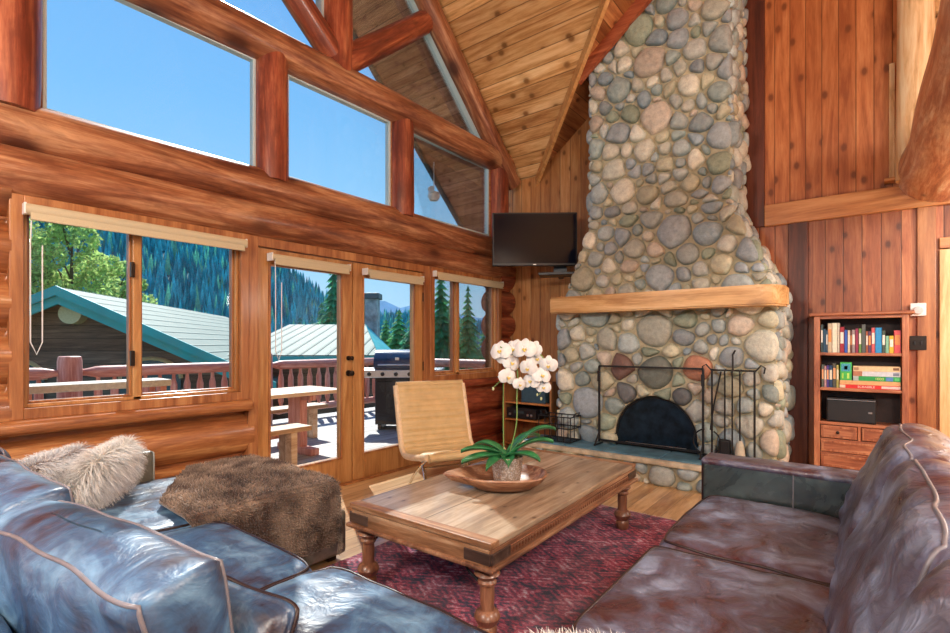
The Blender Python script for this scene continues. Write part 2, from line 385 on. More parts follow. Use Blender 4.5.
# back wall
bm = bmesh.new()
ZT = 2.56
poly(bm, [(XW-.5, YB, 0), (XE, YB, 0), (XE, YB, ZT), (XW-.5, YB, ZT)], 1)
poly(bm, [(XW, YB, ZT), (XE, YB, ZT), (XE, YB, 3.5), (XR, YB, ZR), (-3.44, YB, 3.5), (XW, YB, 3.5)], 0)
struct(finish('wall_back', bm, None, mats=['board_up', 'board_low'], nofix=True))
bm = bmesh.new(); poly(bm, [(XW-.45, YB-.012, 0), (-2.0, YB-.012, 0), (-2.0, YB-.012, 4.3), (-2.7, YB-.012, 4.07), (-3.44, YB-.012, 3.5), (XW-.45, YB-.012, 3.5)])
M['board_left'] = wood('left_wall_cedar', ((.42, .17, .055), (.60, .28, .1), (.72, .40, .17)), 'Z', .145, 'X', .3, rough=.45, tone=.25, knots=.9, kscale=4.2)
struct(finish('wall_back_panel', bm, 'board_left', nofix=True)).name = 'wall_corner'
# trim beam across the right half, dark boards beside the chimney
struct(bx('trim_2', 'trim_x', None, -.80, .60, YB-.05, YB, 2.455, 2.665, .006))
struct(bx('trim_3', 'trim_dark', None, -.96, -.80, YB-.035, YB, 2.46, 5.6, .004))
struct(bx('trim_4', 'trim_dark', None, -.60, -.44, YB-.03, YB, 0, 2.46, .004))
struct(bx('trim_5', 'trim', None, .34, .46, YB-.03, YB, 0, 2.455, .004))
d = struct(thing('door_1', None, None, (.88, YB, 0)))
bx('slab', 'pine_door', d, -.40, .42, -.045, -.005, .01, 2.08)
for a, b, c, e in ((-.3, .32, .2, .9), (-.3, -.02, 1.05, 1.95), (.04, .32, 1.05, 1.95)): bx('door_panel', 'pine_door', d, a, b, -.055, -.035, c, e, .008)
bx('door_casing', 'trim_x', d, -.40, .52, -.04, -.0, 2.09, 2.18)
tb('door_knob', 'bronze', d, [(.34, -.045, 1.0), (.34, -.07, 1.0), (.34, -.1, 1.0)], [.012, .012, .028], 12)
# east and south walls (behind the camera), the south one with a wide window added for sky fill
bm = bmesh.new()
poly(bm, [(XE, YS, 0), (XE, YB, 0), (XE, YB, 3.5), (XE, YR, ZR), (XE, YSE, 3.5), (XE, YS, 3.5)])
struct(finish('wall_right', bm, wood('east_wall_boards', ((.5, .26, .11), (.66, .4, .18), (.78, .52, .28)), 'Z', .14, 'Y', rough=.5), nofix=True))
bm = bmesh.new()
def wallxz(y, x0, x1, z0, z1, hx0, hx1, hz0, hz1):
    for a, b, c, e in ((x0, hx0, z0, z1), (hx1, x1, z0, z1), (hx0, hx1, z0, hz0), (hx0, hx1, hz1, z1)):
        poly(bm, [(a, y, c), (b, y, c), (b, y, e), (a, y, e)])
wallxz(YS, XW, XE, 0, 3.5, -3.4, 3.3, .5, 3.2)
struct(finish('wall_south', bm, wood('south_wall_boards', ((.5, .26, .11), (.66, .4, .18), (.78, .52, .28)), 'Z', .14, 'X', rough=.5), nofix=True)).name = 'wall_front'
w = struct(thing('window_9', None, None, (-.05, YS, 0)))
bm = bmesh.new()
for x in (-3.35, -1.15, 1.15, 3.35): box(bm, x-.05, x+.05, -.06, .06, .5, 3.2)
for z in (.5, 3.2): box(bm, -3.4, 3.4, -.06, .06, z-.05, z+.05)
finish('window_frame', bm, 'trim', w)
bm = bmesh.new(); poly(bm, [(-3.35, 0, .5), (3.35, 0, .5), (3.35, 0, 3.2), (-3.35, 0, 3.2)]); finish('pane', bm, 'glass', w)

# ------------------------------------------------------------------ left wall of stacked logs
def wall_logs(name, spans, mat, r=.165, zs=None):
    bm = bmesh.new()
    for (ya, yb, zlo, zhi) in spans:
        z = -.04
        i = 0
        while z < zhi+.02:
            if z+r > zlo+.02 and z-r < zhi-.02:
                n = max(2, int((yb-ya)/.15)); seg = 18; rings = []
                for k in range(n+1):
                    y = ya+(yb-ya)*k/n
                    rings.append([])
                    for q in range(seg):
                        a = 2*PI*q/seg; rr = r*1.03*(1+.06*noise.noise(V(math.cos(a), math.sin(a)+i*5, y*1.3)))
                        zz = z+rr*math.sin(a)
                        zz = min(max(zz, zlo), zhi)
                        rings[-1].append(bm.verts.new(V(XW-r+.02+rr*math.cos(a), y, zz)))
                for A, B in zip(rings, rings[1:]):
                    for q in range(seg): bm.faces.new((A[q], A[(q+1) % seg], B[(q+1) % seg], B[q]))
                bm.faces.new(rings[0][::-1]); bm.faces.new(rings[-1])
            z += 2*r*.955; i += 1
        box(bm, XW-.24, XW-.07, ya, yb, zlo, zhi)
    return struct(finish(name, bm, mat, smooth=.9))
wall_logs('wall_left', [(-2.6, .61, 0, 2.2), (.61, 2.02, 0, .86)], 'wall_log')
wall_logs('wall_left_far', [(3.99, 5.70, 0, .86), (5.37, 5.70, .86, 2.45)], 'wall_log_red')
# sill slabs
def sill(name, ya, yb, mat):
    bm = bmesh.new(); box(bm, XW-.1, XW+.07, ya, yb, .78, .865, .03, 3); return struct(finish(name, bm, mat, smooth=.6))
sill('trim_6', -.4, 2.0, 'wall_log'); sill('trim_7', 3.99, 5.45, 'wall_log_red')
# big horizontal logs
log('log_beam', (XW-.10, -2.6, 2.29), (XW-.10, YB-.05, 2.27), .165, .155, 'log', 1, .04, label='lower round log running right above the windows and glass doors')
log('log_beam', (XW-.10, -2.6, 2.555), (XW-.10, YB-.03, 2.545), .165, .15, 'log', 2, .04, label='thick log beam that carries the upright posts between the upper windows')
log('log_beam', (XW-.05, -2.6, 3.71), (XW-.05, YB-.02, 3.70), .15, .145, 'log', 3, .045, label='highest horizontal log, tie beam under the gable triangle')
# posts between the upper windows
PO = [(.60, .15, 'log post at the near side of the widest upper window'),
      (2.21, .13, 'upright log post between the widest upper window and the middle one'),
      (3.66, .135, 'upright log post between the middle upper window and the far one'),
      (5.38, .15, 'red log post in the far corner above the television')]
for i, (y, r, lb) in enumerate(PO):
    log('log_post', (XW-.06, y, 2.62), (XW-.06, y, 3.64), r, r*.98, 'log_red', 10+i, .03, label=lb, cat='log post')  # darker red wood carries the posts' backlit shade in its colour
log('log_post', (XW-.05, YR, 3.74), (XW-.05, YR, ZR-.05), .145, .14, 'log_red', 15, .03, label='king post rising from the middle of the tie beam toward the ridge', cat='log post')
# rafters along the gable and diagonal braces
def zin(y): return z1(y)-.17*math.sqrt(1+K1*K1)*.8
log('rafter', (XW+.02, 5.62, zin(5.62)), (XW+.02, YR+.12, zin(YR+.12)), .125, .125, 'log', 20, .03, label='sloping log rafter following the plank ceiling down to the far corner', cat='rafter')
log('rafter', (XW+.02, YSE+.1, zin(YSE+.1)), (XW+.02, YR-.12, zin(YR-.12)), .125, .125, 'log', 21, .03, label='sloping log rafter on the near side of the gable', cat='rafter')
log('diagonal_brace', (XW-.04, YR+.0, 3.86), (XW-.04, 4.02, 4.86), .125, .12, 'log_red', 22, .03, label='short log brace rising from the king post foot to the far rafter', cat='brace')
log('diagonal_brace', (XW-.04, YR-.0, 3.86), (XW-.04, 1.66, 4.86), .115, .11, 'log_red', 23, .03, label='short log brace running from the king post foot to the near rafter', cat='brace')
# the flared purlin over the bookcase with its pale post
log('log_purlin', (.485, YB-.03, 2.755), (.47, .9, 2.79), .262, .19, 'burl', 31, .05, flare=.03, label='huge figured log jutting from the back wall above the thermostat', cat='log beam', seg=32)
log('log_post', (.32, YB-.16, 2.67), (.32, YB-.16, 5.3), .125, .12, 'pale_log', 33, .03, label='pale peeled log post standing behind the huge figured log', cat='log post')
bm = bmesh.new()
for k in range(16):
    z = 2.95+k*.16
    box(bm, .43, .62, YB-.2, YB-.04, z-.075, z+.07, .05, 3)
struct(finish('trim_8', bm, 'pale_log', smooth=.8))
bx('wall_ledge', 'trim_x', None, .12, .215, YB-.12, YB, 2.70, 2.73); tag(bpy.data.objects['wall_ledge'], 'small brown wooden ledge block on top of the trim board beside the pale post', 'ledge')
bx('wood_strip', 'pale_log', None, .155, .195, YB-.03, YB, 2.735, 3.75); struct(bpy.data.objects['wood_strip']).name = 'trim_12'
# valley fascia and the trim along the chimney
a = V(-3.44, YB, 3.5); b = V(XR, YR, ZR); t = (b-a).normalized(); dn = V(0, 0, -1)
n = t.cross(dn).normalized()
bm = bmesh.new()
prism(bm, [a+t*.0-n*.02, a+n*.02, b+n*.02, b-n*.02], (0, 0, -.13)); struct(finish('trim_9', bm, wood('valley_board', ((.5, .22, .07), (.66, .34, .12), (.78, .46, .2)), 'Y', knots=0)))
def z2(x): return 3.5+K2*(x+3.44)
bm = bmesh.new()
prism(bm, [(-2.45, 5.0, z2(-2.45)-.16), (-1.0, 5.0, z2(-1.0)-.16), (-1.0, 5.0, z2(-1.0)+.0), (-2.45, 5.0, z2(-2.45)+.0)], (0, -.05, 0)); struct(finish('trim_10', bm, wood('chimney_beam', ((.2, .04, .02), (.36, .09, .035), (.5, .16, .07)), 'X', knots=0)))

# ------------------------------------------------------------------ windows
XI = XW-.02
def frame_rect(bm, ya, yb, za, zb, w, x0, x1):
    box(bm, x0, x1, ya, ya+w, za, zb, .004); box(bm, x0, x1, yb-w, yb, za, zb, .004)
    box(bm, x0, x1, ya+w, yb-w, za, za+w, .004); box(bm, x0, x1, ya+w, yb-w, zb-w, zb, .004)
def pane(parent, ya, yb, za, zb, x):
    bm = bmesh.new(); box(bm, x-.004, x+.004, ya, yb, za, zb); return finish('pane', bm, 'glass', parent)
M['frame_clad'] = plain('pale_clad_frame', (.55, .68, .72), .4, var=.05, bump=0)
# casement pair
def casement(nm, ya, yb, za, zb, ym, mw, cas, hw):
    w = struct(thing(nm, None, None, (0, 0, 0)))
    bm = bmesh.new(); frame_rect(bm, ya, yb, za, zb, cas, XI-.02, XI+.04); finish('window_casing', bm, 'trim', w)
    bm = bmesh.new(); frame_rect(bm, ya+cas, yb-cas, za+cas, zb-cas, (.022), XI-.09, XI-.0); box(bm, XI-.09, XI+.0, ym-mw/2, ym+mw/2, za+cas, zb-cas, .004); finish('window_frame', bm, 'door_fir', w)
    for (a, b) in ((ya+cas+.022, ym-mw/2), (ym+mw/2, yb-cas-.022)):
        bm = bmesh.new(); frame_rect(bm, a, b, za+cas+.022, zb-cas-.022, hw, XI-.08, XI-.03); s = finish('sash', bm, 'trim', w)
        pane(s, a+hw, b-hw, za+cas+.022+hw, zb-cas-.022-hw, XI-.055)
    return w
w1 = casement('window_1', .60, 1.975, .865, 2.14, 1.235, .05, .062, .014)
for z in (1.78, 1.2): bx('window_latch', 'bronze', w1, XI+.0, XI+.025, 1.19, 1.215, z-.05, z+.05)
w2 = casement('window_2', 4.02, 5.38, .865, 2.14, 4.53, .06, .07, .022)
# doors
def glass_door(nm, ya, yb, hinge, gl):
    d = struct(thing(nm, None, None, (0, 0, 0)))
    bm = bmesh.new(); x0, x1 = XI-.06, XI+.0
    g0, g1 = gl; zb, zt = .25, 1.93
    box(bm, x0, x1, ya, g0, .01, 2.06, .004); box(bm, x0, x1, g1, yb, .01, 2.06, .004)
    box(bm, x0, x1, g0, g1, .01, zb, .004); box(bm, x0, x1, g0, g1, zt, 2.06, .004)
    finish('door_leaf', bm, 'door_fir', d); pane(d, g0, g1, zb, zt, XI-.03)
    bm = bmesh.new(); frame_rect(bm, g0-.015, g1+.015, zb-.015, zt+.015, .018, XI-.005, XI+.012); finish('glass_bead', bm, 'trim', d)
    for z in (.3, 1.05, 1.8): bx('hinge', 'bronze', d, XI, XI+.012, hinge-.012, hinge+.012, z-.05, z+.05)
    return d
d1 = glass_door('door_2', 2.06, 2.99, 2.05, (2.17, 2.86)); d2 = glass_door('door_3', 3.0, 3.935, 3.945, (3.125, 3.80))
for z, r in ((1.02, .028), (1.16, .022)):
    bm = bmesh.new(); lathe(bm, [(r, 0), (r, .012), (.4*r, .016), (.4*r, .035), (r*.95, .045), (r*.9, .062), (0.001, .066)], 14)
    o = finish('door_knob' if z < 1.1 else 'deadbolt', bm, 'bronze', d2 if z > 1.1 else d1, smooth=.7); o.rotation_euler = (0, PI/2, 0); o.location = (XI+.0, 2.945, z)
bm = bmesh.new(); x0, x1 = XI-.09, XI+.03
box(bm, x0, x1, 1.975, 2.055, 0, 2.14, .004); box(bm, x0, x1, 3.94, 4.02, 0, 2.14, .004); box(bm, x0, x1, 2.055, 3.94, 2.065, 2.14, .004); box(bm, XI-.12, XI+.06, 2.055, 3.94, 0, .012, .003)
struct(finish('trim_11', bm, 'trim'))
# upper fixed windows
UP = [(-1.0, .45), (.76, 2.08), (2.35, 3.52), (3.8, 5.22)]
for i, (a, b) in enumerate(UP):
    w = struct(thing('window_%d' % (3+i), None, None, (0, 0, 0)))
    bm = bmesh.new(); frame_rect(bm, a-.05, b+.05, 2.63, 3.63, .05, XW-.14, XW-.06); finish('window_casing', bm, 'trim_y', w)
    bm = bmesh.new(); frame_rect(bm, a-.0, b-.0, 2.68, 3.58, .022, XW-.13, XW-.07); finish('window_frame', bm, 'frame_clad', w)
    pane(w, a+.02, b-.02, 2.70, 3.56, XW-.09)
# gable triangles
def gable(nm, ya, yb, sgn):
    w = struct(thing(nm, None, None, (0, 0, 0)))
    bm = bmesh.new(); yy = [ya, yb]
    zt = lambda y: z1(y)-.30
    P = [(ya, 3.8), (yb, 3.8), (yb, zt(yb)), (ya, zt(ya))]
    for (p, q) in zip(P, P[1:]+P[:1]):
        a = V(XW-.09, *p); b = V(XW-.09, *q)
        d = (b-a).normalized(); nn = V(1, 0, 0).cross(d)*.03
        prism(bm, [a-nn-V(.04, 0, 0), b-nn-V(.04, 0, 0), b+nn-V(.04, 0, 0), a+nn-V(.04, 0, 0)], (.09, 0, 0))
    finish('window_frame', bm, 'frame_clad', w)
    bm = bmesh.new(); prism(bm, [V(XW-.094, *p) for p in P], (.008, 0, 0)); finish('pane', bm, 'glass', w)
gable('window_7', YR+.14, 5.05, 1); gable('window_8', .63, YR-.14, -1)

# roller blinds
def blind(ya, yb, z, label, r=.028, drop=.05, cord=True):
    t = thing('roller_blind', label, 'blind', (XI+.075, (ya+yb)/2, z), 0, 'roller blinds'); h = (yb-ya)/2
    tb('roll', 'blind', t, [(0, -h, 0), (0, h, 0)], r, 16)
    bm = bmesh.new(); box(bm, .022, .026, -h+.02, h-.02, -drop, 0); box(bm, .014, .034, -h+.02, h-.02, -drop-.012, -drop, .003); finish('fabric', bm, 'blind', t)
    for s in (-1, 1): bx('bracket', 'white', t, -.06, .02, s*h-.006, s*h+.006, -.03, .035, .003)
    pts = [(.0, -h+.03, 0)]+[(.03, -h+.03-.012, -zz) for zz in (.2, .5, .75)]+[(.03, -h+.045+.0, -.82)]+[(.03, -h+.07, -zz) for zz in (.75, .5, .2)]
    if cord: tb('pull_cord', 'white', t, pts, .0035, 6)
    return t
blind(.66, 1.93, 2.055, 'wide cream roller blind rolled up over the left casement window', .033)
blind(2.14, 2.90, 1.985, 'cream roller blind rolled up on the left glass door')
blind(3.10, 3.86, 1.975, 'cream roller blind rolled up on the right glass door', cord=False)
blind(4.06, 5.34, 2.06, 'cream roller blind rolled up over the far casement window', cord=False)
# ================================================================== FIREPLACE
STC = [(.50, .52, .45), (.56, .58, .52), (.38, .43, .42), (.28, .36, .41), (.46, .46, .35), (.62, .62, .53), (.33, .41, .40), (.30, .35, .38), (.50, .44, .37), (.30, .36, .28), (.42, .50, .51), (.55, .54, .40), (.36, .43, .48), (.46, .49, .46), (.30, .36, .38)]
def clip(P, a, b, c):      # keep a*x+b*y<=c
    out = []
    for i in range(len(P)):
        p, q = P[i], P[(i+1) % len(P)]; fp = a*p[0]+b*p[1]-c; fq = a*q[0]+b*q[1]-c
        if fp <= 0: out.append(p)
        if (fp < 0 < fq) or (fq < 0 < fp):
            t = fp/(fp-fq); out.append((p[0]+(q[0]-p[0])*t, p[1]+(q[1]-p[1])*t))
    return out
def inside(P, x, y):
    s = 0
    for i in range(len(P)):
        (x1, y1), (x2, y2) = P[i], P[(i+1) % len(P)]
        c = (x2-x1)*(y-y1)-(y2-y1)*(x-x1)
        if s == 0: s = 1 if c > 0 else -1
        elif c*s < -1e-9: return False
    return True
def stones(bm, cl, O, U, W, N_, P, size, seed, fixed=(), dead=(), hole=None, hgt=.28, gap=.009, sq=.0):
    """river stones over the polygon P of the plane O + u*U + v*W"""
    R = random.Random(seed); xs = [p[0] for p in P]; ys = [p[1] for p in P]
    S_ = [(x, y, r, c) for x, y, r, c in fixed]; D_ = [(x, y, r) for x, y, r in dead]
    for k in range(9000):
        r = size*R.choice((.55, .75, .9, 1, 1.1, 1.25, 1.45))*(1 if k < 4500 else (.7 if k < 8000 else .5))
        x = R.uniform(min(xs), max(xs)); y = R.uniform(min(ys), max(ys))
        if not inside(P, x, y) or (hole and hole(x, y)): continue
        if all((x-a)**2+((y-b)*1.12)**2 > ((r+q)*.93)**2 for a, b, q, _ in S_) and all((x-a)**2+(y-b)**2 > ((r+q)*.9)**2 for a, b, q in D_): S_.append((x, y, r, None))
    allp = [(a, b, r) for a, b, r, _ in S_]+D_
    for (x, y, r, c) in S_:
        C = list(P)
        for (a, b, q) in sorted(allp, key=lambda t: (t[0]-x)**2+(t[1]-y)**2)[1:22]:
            dx, dy = a-x, b-y; d2 = dx*dx+dy*dy
            C = clip(C, dx, dy, (a*a+b*b-q*q-x*x-y*y+r*r)/2)
            if len(C) < 3: break
        if len(C) < 3: continue
        for _ in range(3):
            n = []
            for i in range(len(C)):
                p, q = C[i], C[(i+1) % len(C)]
                n += [(p[0]*.74+q[0]*.26, p[1]*.74+q[1]*.26), (p[0]*.26+q[0]*.74, p[1]*.26+q[1]*.74)]
            C = n
        gx = sum(p[0] for p in C)/len(C); gy = sum(p[1] for p in C)/len(C)
        mr = sum(math.hypot(p[0]-gx, p[1]-gy) for p in C)/len(C)
        if mr < .022: continue
        C = [(gx+(p[0]-gx)*(1-gap/mr-.02), gy+(p[1]-gy)*(1-gap/mr-.02)) for p in C]
        m = max(10, min(26, int(mr*260))); 
        # resample by angle
        L = [0]
        for i in range(len(C)): L.append(L[-1]+math.dist(C[i], C[(i+1) % len(C)]))
        Q = []; j = 0
        for k in range(m):
            s = L[-1]*k/m
            while L[j+1] < s: j += 1
            t = (s-L[j])/max(1e-9, L[j+1]-L[j]); p, q = C[j], C[(j+1) % len(C)]
            Q.append((p[0]+(q[0]-p[0])*t, p[1]+(q[1]-p[1])*t))
        H = min(.075, max(.028, mr*hgt*3.0*R.uniform(.75, 1.15)))
        tx, ty = R.uniform(-.12, .12), R.uniform(-.12, .12)
        col = c or R.choice(STC); f = R.uniform(.85, 1.32); col = tuple(min(1, v*f) for v in col)
        rings = []
        for sc, hh in ((1.0, -.3), (1.03, .12), (.985, .42), (.9, .68), (.74, .87), (.5, .97), (.22, 1.0)):
            ring = []
            for (px, py) in Q:
                u = gx+(px-gx)*sc; v = gy+(py-gy)*sc
                nn = noise.noise(V(u*9, v*9, seed))*.012*(1 if sc < 1 else 0)
                h = H*hh + nn + (tx*(u-gx)+ty*(v-gy))*(1 if hh > 0 else 0)
                ring.append(bm.verts.new(O+U*u+W*v+N_*h))
            rings.append(ring)
        fs = []
        for A, B in zip(rings, rings[1:]):
            for k in range(m): fs.append(bm.faces.new((A[k], A[(k+1) % m], B[(k+1) % m], B[k])))
        fs.append(bm.faces.new(rings[-1]))
        for f_ in fs:
            for lp in f_.loops: lp[cl] = (*col, 1)
fp = thing('fireplace', 'floor-to-ceiling river rock fireplace with arched firebox and timber mantel', 'fireplace', (0, 0, 0))
XL, XRr, YF = -2.72, -.615, 5.03
ZM0, ZM1, ZF = 1.60, 1.79, 2.60
TL, TR, YFT = -2.36, -.99, 5.07
ARX, ARW, ARZ = -1.665, .405, .36     # arch centre, half width, spring height
def arch_in(x, z, g=0): return (abs(x-ARX) < ARW+g and z < ARZ) or ((x-ARX)**2+(z-ARZ)**2 < (ARW+g)**2 and z >= ARZ)
bm = bmesh.new()
# body front with arch hole (lower)
arc = [(ARX+ARW*math.cos(a), ARZ+ARW*math.sin(a)) for a in [PI*k/20 for k in range(21)]]
for k in range(20):
    (xa, za), (xb, zb) = arc[k], arc[k+1]
    poly(bm, [(xa, YF, za), (xb, YF, zb), (xb, YF, 1.8), (xa, YF, 1.8)])
    prism(bm, [(xa, YF, za), (xb, YF, zb), (xb, YF+.4, zb), (xa, YF+.4, za)], (0, 0, .01))
poly(bm, [(XL, YF, 0), (ARX-ARW, YF, 0), (ARX-ARW, YF, 1.8), (XL, YF, 1.8)]); poly(bm, [(ARX+ARW, YF, 0), (XRr, YF, 0), (XRr, YF, 1.8), (ARX+ARW, YF, 1.8)])
poly(bm, [(XL, YF, 0), (XL, YB, 0), (XL, YB, 1.8), (XL, YF, 1.8)]); poly(bm, [(XRr, YF, 0), (XRr, YB, 0), (XRr, YB, 1.8), (XRr, YF, 1.8)])
a, b, c, d = V(XL+.07, YF, 1.8), V(XRr-.03, YF, 1.8), V(TR, YFT, ZF), V(TL, YFT, ZF)
poly(bm, [a, b, c, d]); ab, bb, cb, db = [V(p.x, YB, p.z) for p in (a, b, c, d)]
poly(bm, [b, bb, cb, c]); poly(bm, [a, d, db, ab])
poly(bm, [(TL, YFT, ZF), (TR, YFT, ZF), (TR, YFT, 6.1), (TL, YFT, 6.1)]); poly(bm, [(TR, YFT, ZF), (TR, YB, ZF), (TR, YB, 6.1), (TR, YFT, 6.1)]); poly(bm, [(TL, YFT, ZF), (TL, YB, ZF), (TL, YB, 6.1), (TL, YFT, 6.1)])
finish('chimney_mortar', bm, 'mortar', fp, nofix=True)
bm = bmesh.new(); cl = bm.loops.layers.float_color.new('Col')
X_, Y_, Z_ = V(1, 0, 0), V(0, 1, 0), V(0, 0, 1)
RED = (.36, .17, .12); RED2 = (.42, .2, .13); KEY = (.15, .17, .15)
fixed = [(ARX+.02, ARZ+ARW+.235, .17, KEY), (ARX-.33, ARZ+ARW+.30, .125, (.22, .13, .11)), (ARX+.40, ARZ+ARW+.29, .135, RED2)]
dead = [(ARX+.02, ARZ+ARW-.17, .17)]
for a_ in (12, 36, 58, 122, 146, 168):
    a_ = math.radians(a_); rr = .10
    fixed.append((ARX+(ARW+rr)*math.cos(a_), ARZ+(ARW+rr)*math.sin(a_), rr, None if math.sin(a_) < .75 else (.12, .13, .14)))
    dead.append((ARX+(ARW-rr)*math.cos(a_), ARZ+(ARW-rr)*math.sin(a_), rr))
for z_ in (.16,):
    for s_ in (-1, 1):
        fixed.append((ARX+s_*(ARW+.1), z_, .1, None)); dead.append((ARX+s_*(ARW-.1), z_, .1))
stones(bm, cl, V(0, YF, 0), X_, Z_, -Y_, [(XL-.02, .2), (XRr+.03, .2), (XRr+.03, 1.66), (XL-.02, 1.66)], .122, 5, fixed, dead, hole=lambda x, z: arch_in(x, z, .05))
# flare front
stones(bm, cl, V(0, YF-.09, 0), X_, V(0, .05, 1).normalized(), V(0, -1, .05).normalized(), [(XL+.05, 1.77), (XRr+.0, 1.77), (TR+.03, ZF+.03), (TL-.02, ZF+.03)], .116, 8)
stones(bm, cl, V(0, YFT, 0), X_, Z_, -Y_, [(TL-.02, ZF+.02), (TR+.03, ZF+.02), (TR+.03, 5.6), (TL-.02, 5.6)], .108, 11)
# right side faces
stones(bm, cl, V(XRr, 0, 0), Y_, Z_, X_, [(YF-.03, .2), (YB, .2), (YB, 1.8), (YF-.03, 1.8)], .10, 13, hgt=.22)
sl = V(TR-(XRr-.03), 0, ZF-1.8); sn = sl.normalized()
stones(bm, cl, V(XRr-.03, 0, 1.8), Y_, sn, V(sn.z, 0, -sn.x), [(YF-.02, 0), (YB, 0), (YB, sl.length), (YF+.02, sl.length)], .09, 17, hgt=.22)
stones(bm, cl, V(TR, 0, 0), Y_, Z_, X_, [(YFT-.03, ZF), (YB, ZF), (YB, 5.6), (YFT-.03, 5.6)], .085, 19, hgt=.22)
# left side faces
stones(bm, cl, V(XL, 0, 0), Y_, Z_, -X_, [(YF-.03, .2), (YB, .2), (YB, 1.66), (YF-.03, 1.66)], .10, 23, hgt=.22)
stones(bm, cl, V(TL, 0, 0), Y_, Z_, -X_, [(YFT-.03, ZF), (YB, ZF), (YB, 4.2), (YFT-.03, 4.2)], .09, 29, hgt=.22)
finish('chimney_stones', bm, 'stone', fp, smooth=True)
# firebox and its arched screen door
bm = bmesh.new()
prism(bm, [(x, YF+.40, z) for x, z in arc]+[(ARX-ARW, YF+.40, .2), (ARX+ARW, YF+.40, .2)], (0, .02, 0))
for s_ in (-1, 1): prism(bm, [(ARX+s_*ARW, YF, .2), (ARX+s_*ARW, YF+.4, .2), (ARX+s_*ARW, YF+.4, ARZ), (ARX+s_*ARW, YF, ARZ)], (.01*s_, 0, 0))
box(bm, ARX-ARW, ARX+ARW, YF, YF+.4, .2, .245)
finish('firebox', bm, 'firebrick', fp)
bm = bmesh.new(); arc2 = [(ARX+(ARW-.01)*math.cos(a), ARZ+(ARW-.01)*math.sin(a)) for a in [PI*k/28 for k in range(29)]]
prism(bm, [(x, YF+.03, z) for x, z in arc2]+[(ARX-ARW+.01, YF+.03, .255), (ARX+ARW-.01, YF+.03, .255)], (0, .012, 0))
dr = finish('fire_door', bm, 'mesh', fp)
tb('door_rim', 'iron', dr, [(x, YF+.022, z) for x, z in arc2], .012, 8)
bx('ash_lip', 'steel', dr, ARX-.3, ARX+.3, YF-.005, YF+.02, .26, .285, .004)
# hearth
bm = bmesh.new(); box(bm, -2.95, XRr+.1, 4.66, YF+.02, 0, .18); finish('hearth_base', bm, 'mortar', fp)
bm = bmesh.new(); box(bm, -3.0, XRr+.12, 4.60, 5.06, .185, .232, .014, 2)
hs = finish('hearth_slab', bm, plain('hearth_stone_edge', (.5, .44, .33), .8, var=.35, scale=9, bump=.8), fp)
bm = bmesh.new()
x = -2.97
for w_ in (.5, .42, .55, .48, .4): box(bm, x+.006, x+w_-.006, 4.66, 5.04, .224, .246, .006); x += w_
finish('hearth_tile', bm, 'slate', fp)
bm = bmesh.new(); cl = bm.loops.layers.float_color.new('Col')
stones(bm, cl, V(0, 4.66, 0), X_, Z_, -Y_, [(-2.97, -.02), (XRr+.12, -.02), (XRr+.12, .2), (-2.97, .2)], .105, 31, gap=.014)
stones(bm, cl, V(XRr+.1, 0, 0), Y_, Z_, X_, [(4.66, 0), (5.03, 0), (5.03, .19), (4.66, .19)], .09, 32, gap=.014)
finish('hearth_stones', bm, 'stone', fp, smooth=True)
# mantel with chamfered right end
bm = bmesh.new()
P = [(-2.70, 4.76), (-.72, 4.74), (-.60, 4.80), (-.53, 4.95), (-.53, 5.12), (-2.72, 5.12)]
prism(bm, [(x, y, 1.615) for x, y in P], (0, 0, .175))
bmesh.ops.bevel(bm, geom=bm.edges[:], offset=.014, segments=2, affect='EDGES')
finish('mantel', bm, 'mantel', fp, smooth=.5)

# ------------------------------------------------------------------ fire screen
t = thing('fire_screen', 'black iron rectangular fire screen standing before the arched firebox', 'fire screen', (-1.685, 4.90, .247))
def flatbar(bm, a, b, w=.02, d=.012):
    tube(bm, [a, b], w/2, 4)
bm = bmesh.new(); W_, H_ = .505, .815
for p, q in (((-W_, 0, .03), (-W_, 0, H_)), ((W_, 0, .03), (W_, 0, H_)), ((-W_, 0, H_), (W_, 0, H_)), ((-W_, 0, .05), (W_, 0, .05))): flatbar(bm, p, q, .026)
finish('frame', bm, 'iron', t)
for s in (-1, 1):
    bm = bmesh.new(); flatbar(bm, (s*W_, -.12, .012), (s*W_, .08, .012), .022); flatbar(bm, (s*W_, -.11, .01), (s*W_, 0, .13), .018); finish('foot', bm, 'iron', t)
    bx('side_handle', 'iron', t, s*W_-.015, s*W_+.015, -.02, .0, H_-.16, H_-.05)
# ------------------------------------------------------------------ fire tools
t = thing('fire_tool_stand', 'black iron fireplace tool stand on the right side of the hearth', 'fire tool stand', (-.93, 4.88, .247))
bm = bmesh.new(); box(bm, -.22, .22, -.08, .08, 0, .025, .01); finish('base', bm, 'iron', t)
bm = bmesh.new()
for x in (-.17, .17): tube(bm, [(x, 0, .02), (x, 0, .82)], .009)
tube(bm, [(-.17, 0, .81), (.17, 0, .81)], .008)
for s in (-1, 1): tube(bm, [(s*.17, 0, .80), (s*.22, 0, .86), (s*.25, 0, .84), (s*.24, 0, .79)], .007)
tube(bm, [(0, 0, .81), (0, 0, .95), (.02, 0, .99)], .008)
finish('frame', bm, 'iron', t)
def tool(nm, x, bottom, lab):
    tt = thing(nm, lab, 'fire tool', (-.93+x, 4.86, .247), group=None)
    tb('handle', 'iron', tt, [(0, 0, .16), (0, 0, .76), (.0, -.01, .80), (.01, .0, .82)], .007)
    return tt
q = tool('fire_shovel', -.06, 0, 'iron shovel hanging at the middle of the fire tool stand')
bm = bmesh.new(); box(bm, -.05, .05, -.01, 0, .05, .2, .02); finish('blade', bm, 'iron', q)
q = tool('hearth_brush', .06, 0, 'small pale brush hanging in the fire tool stand, right of the shovel')
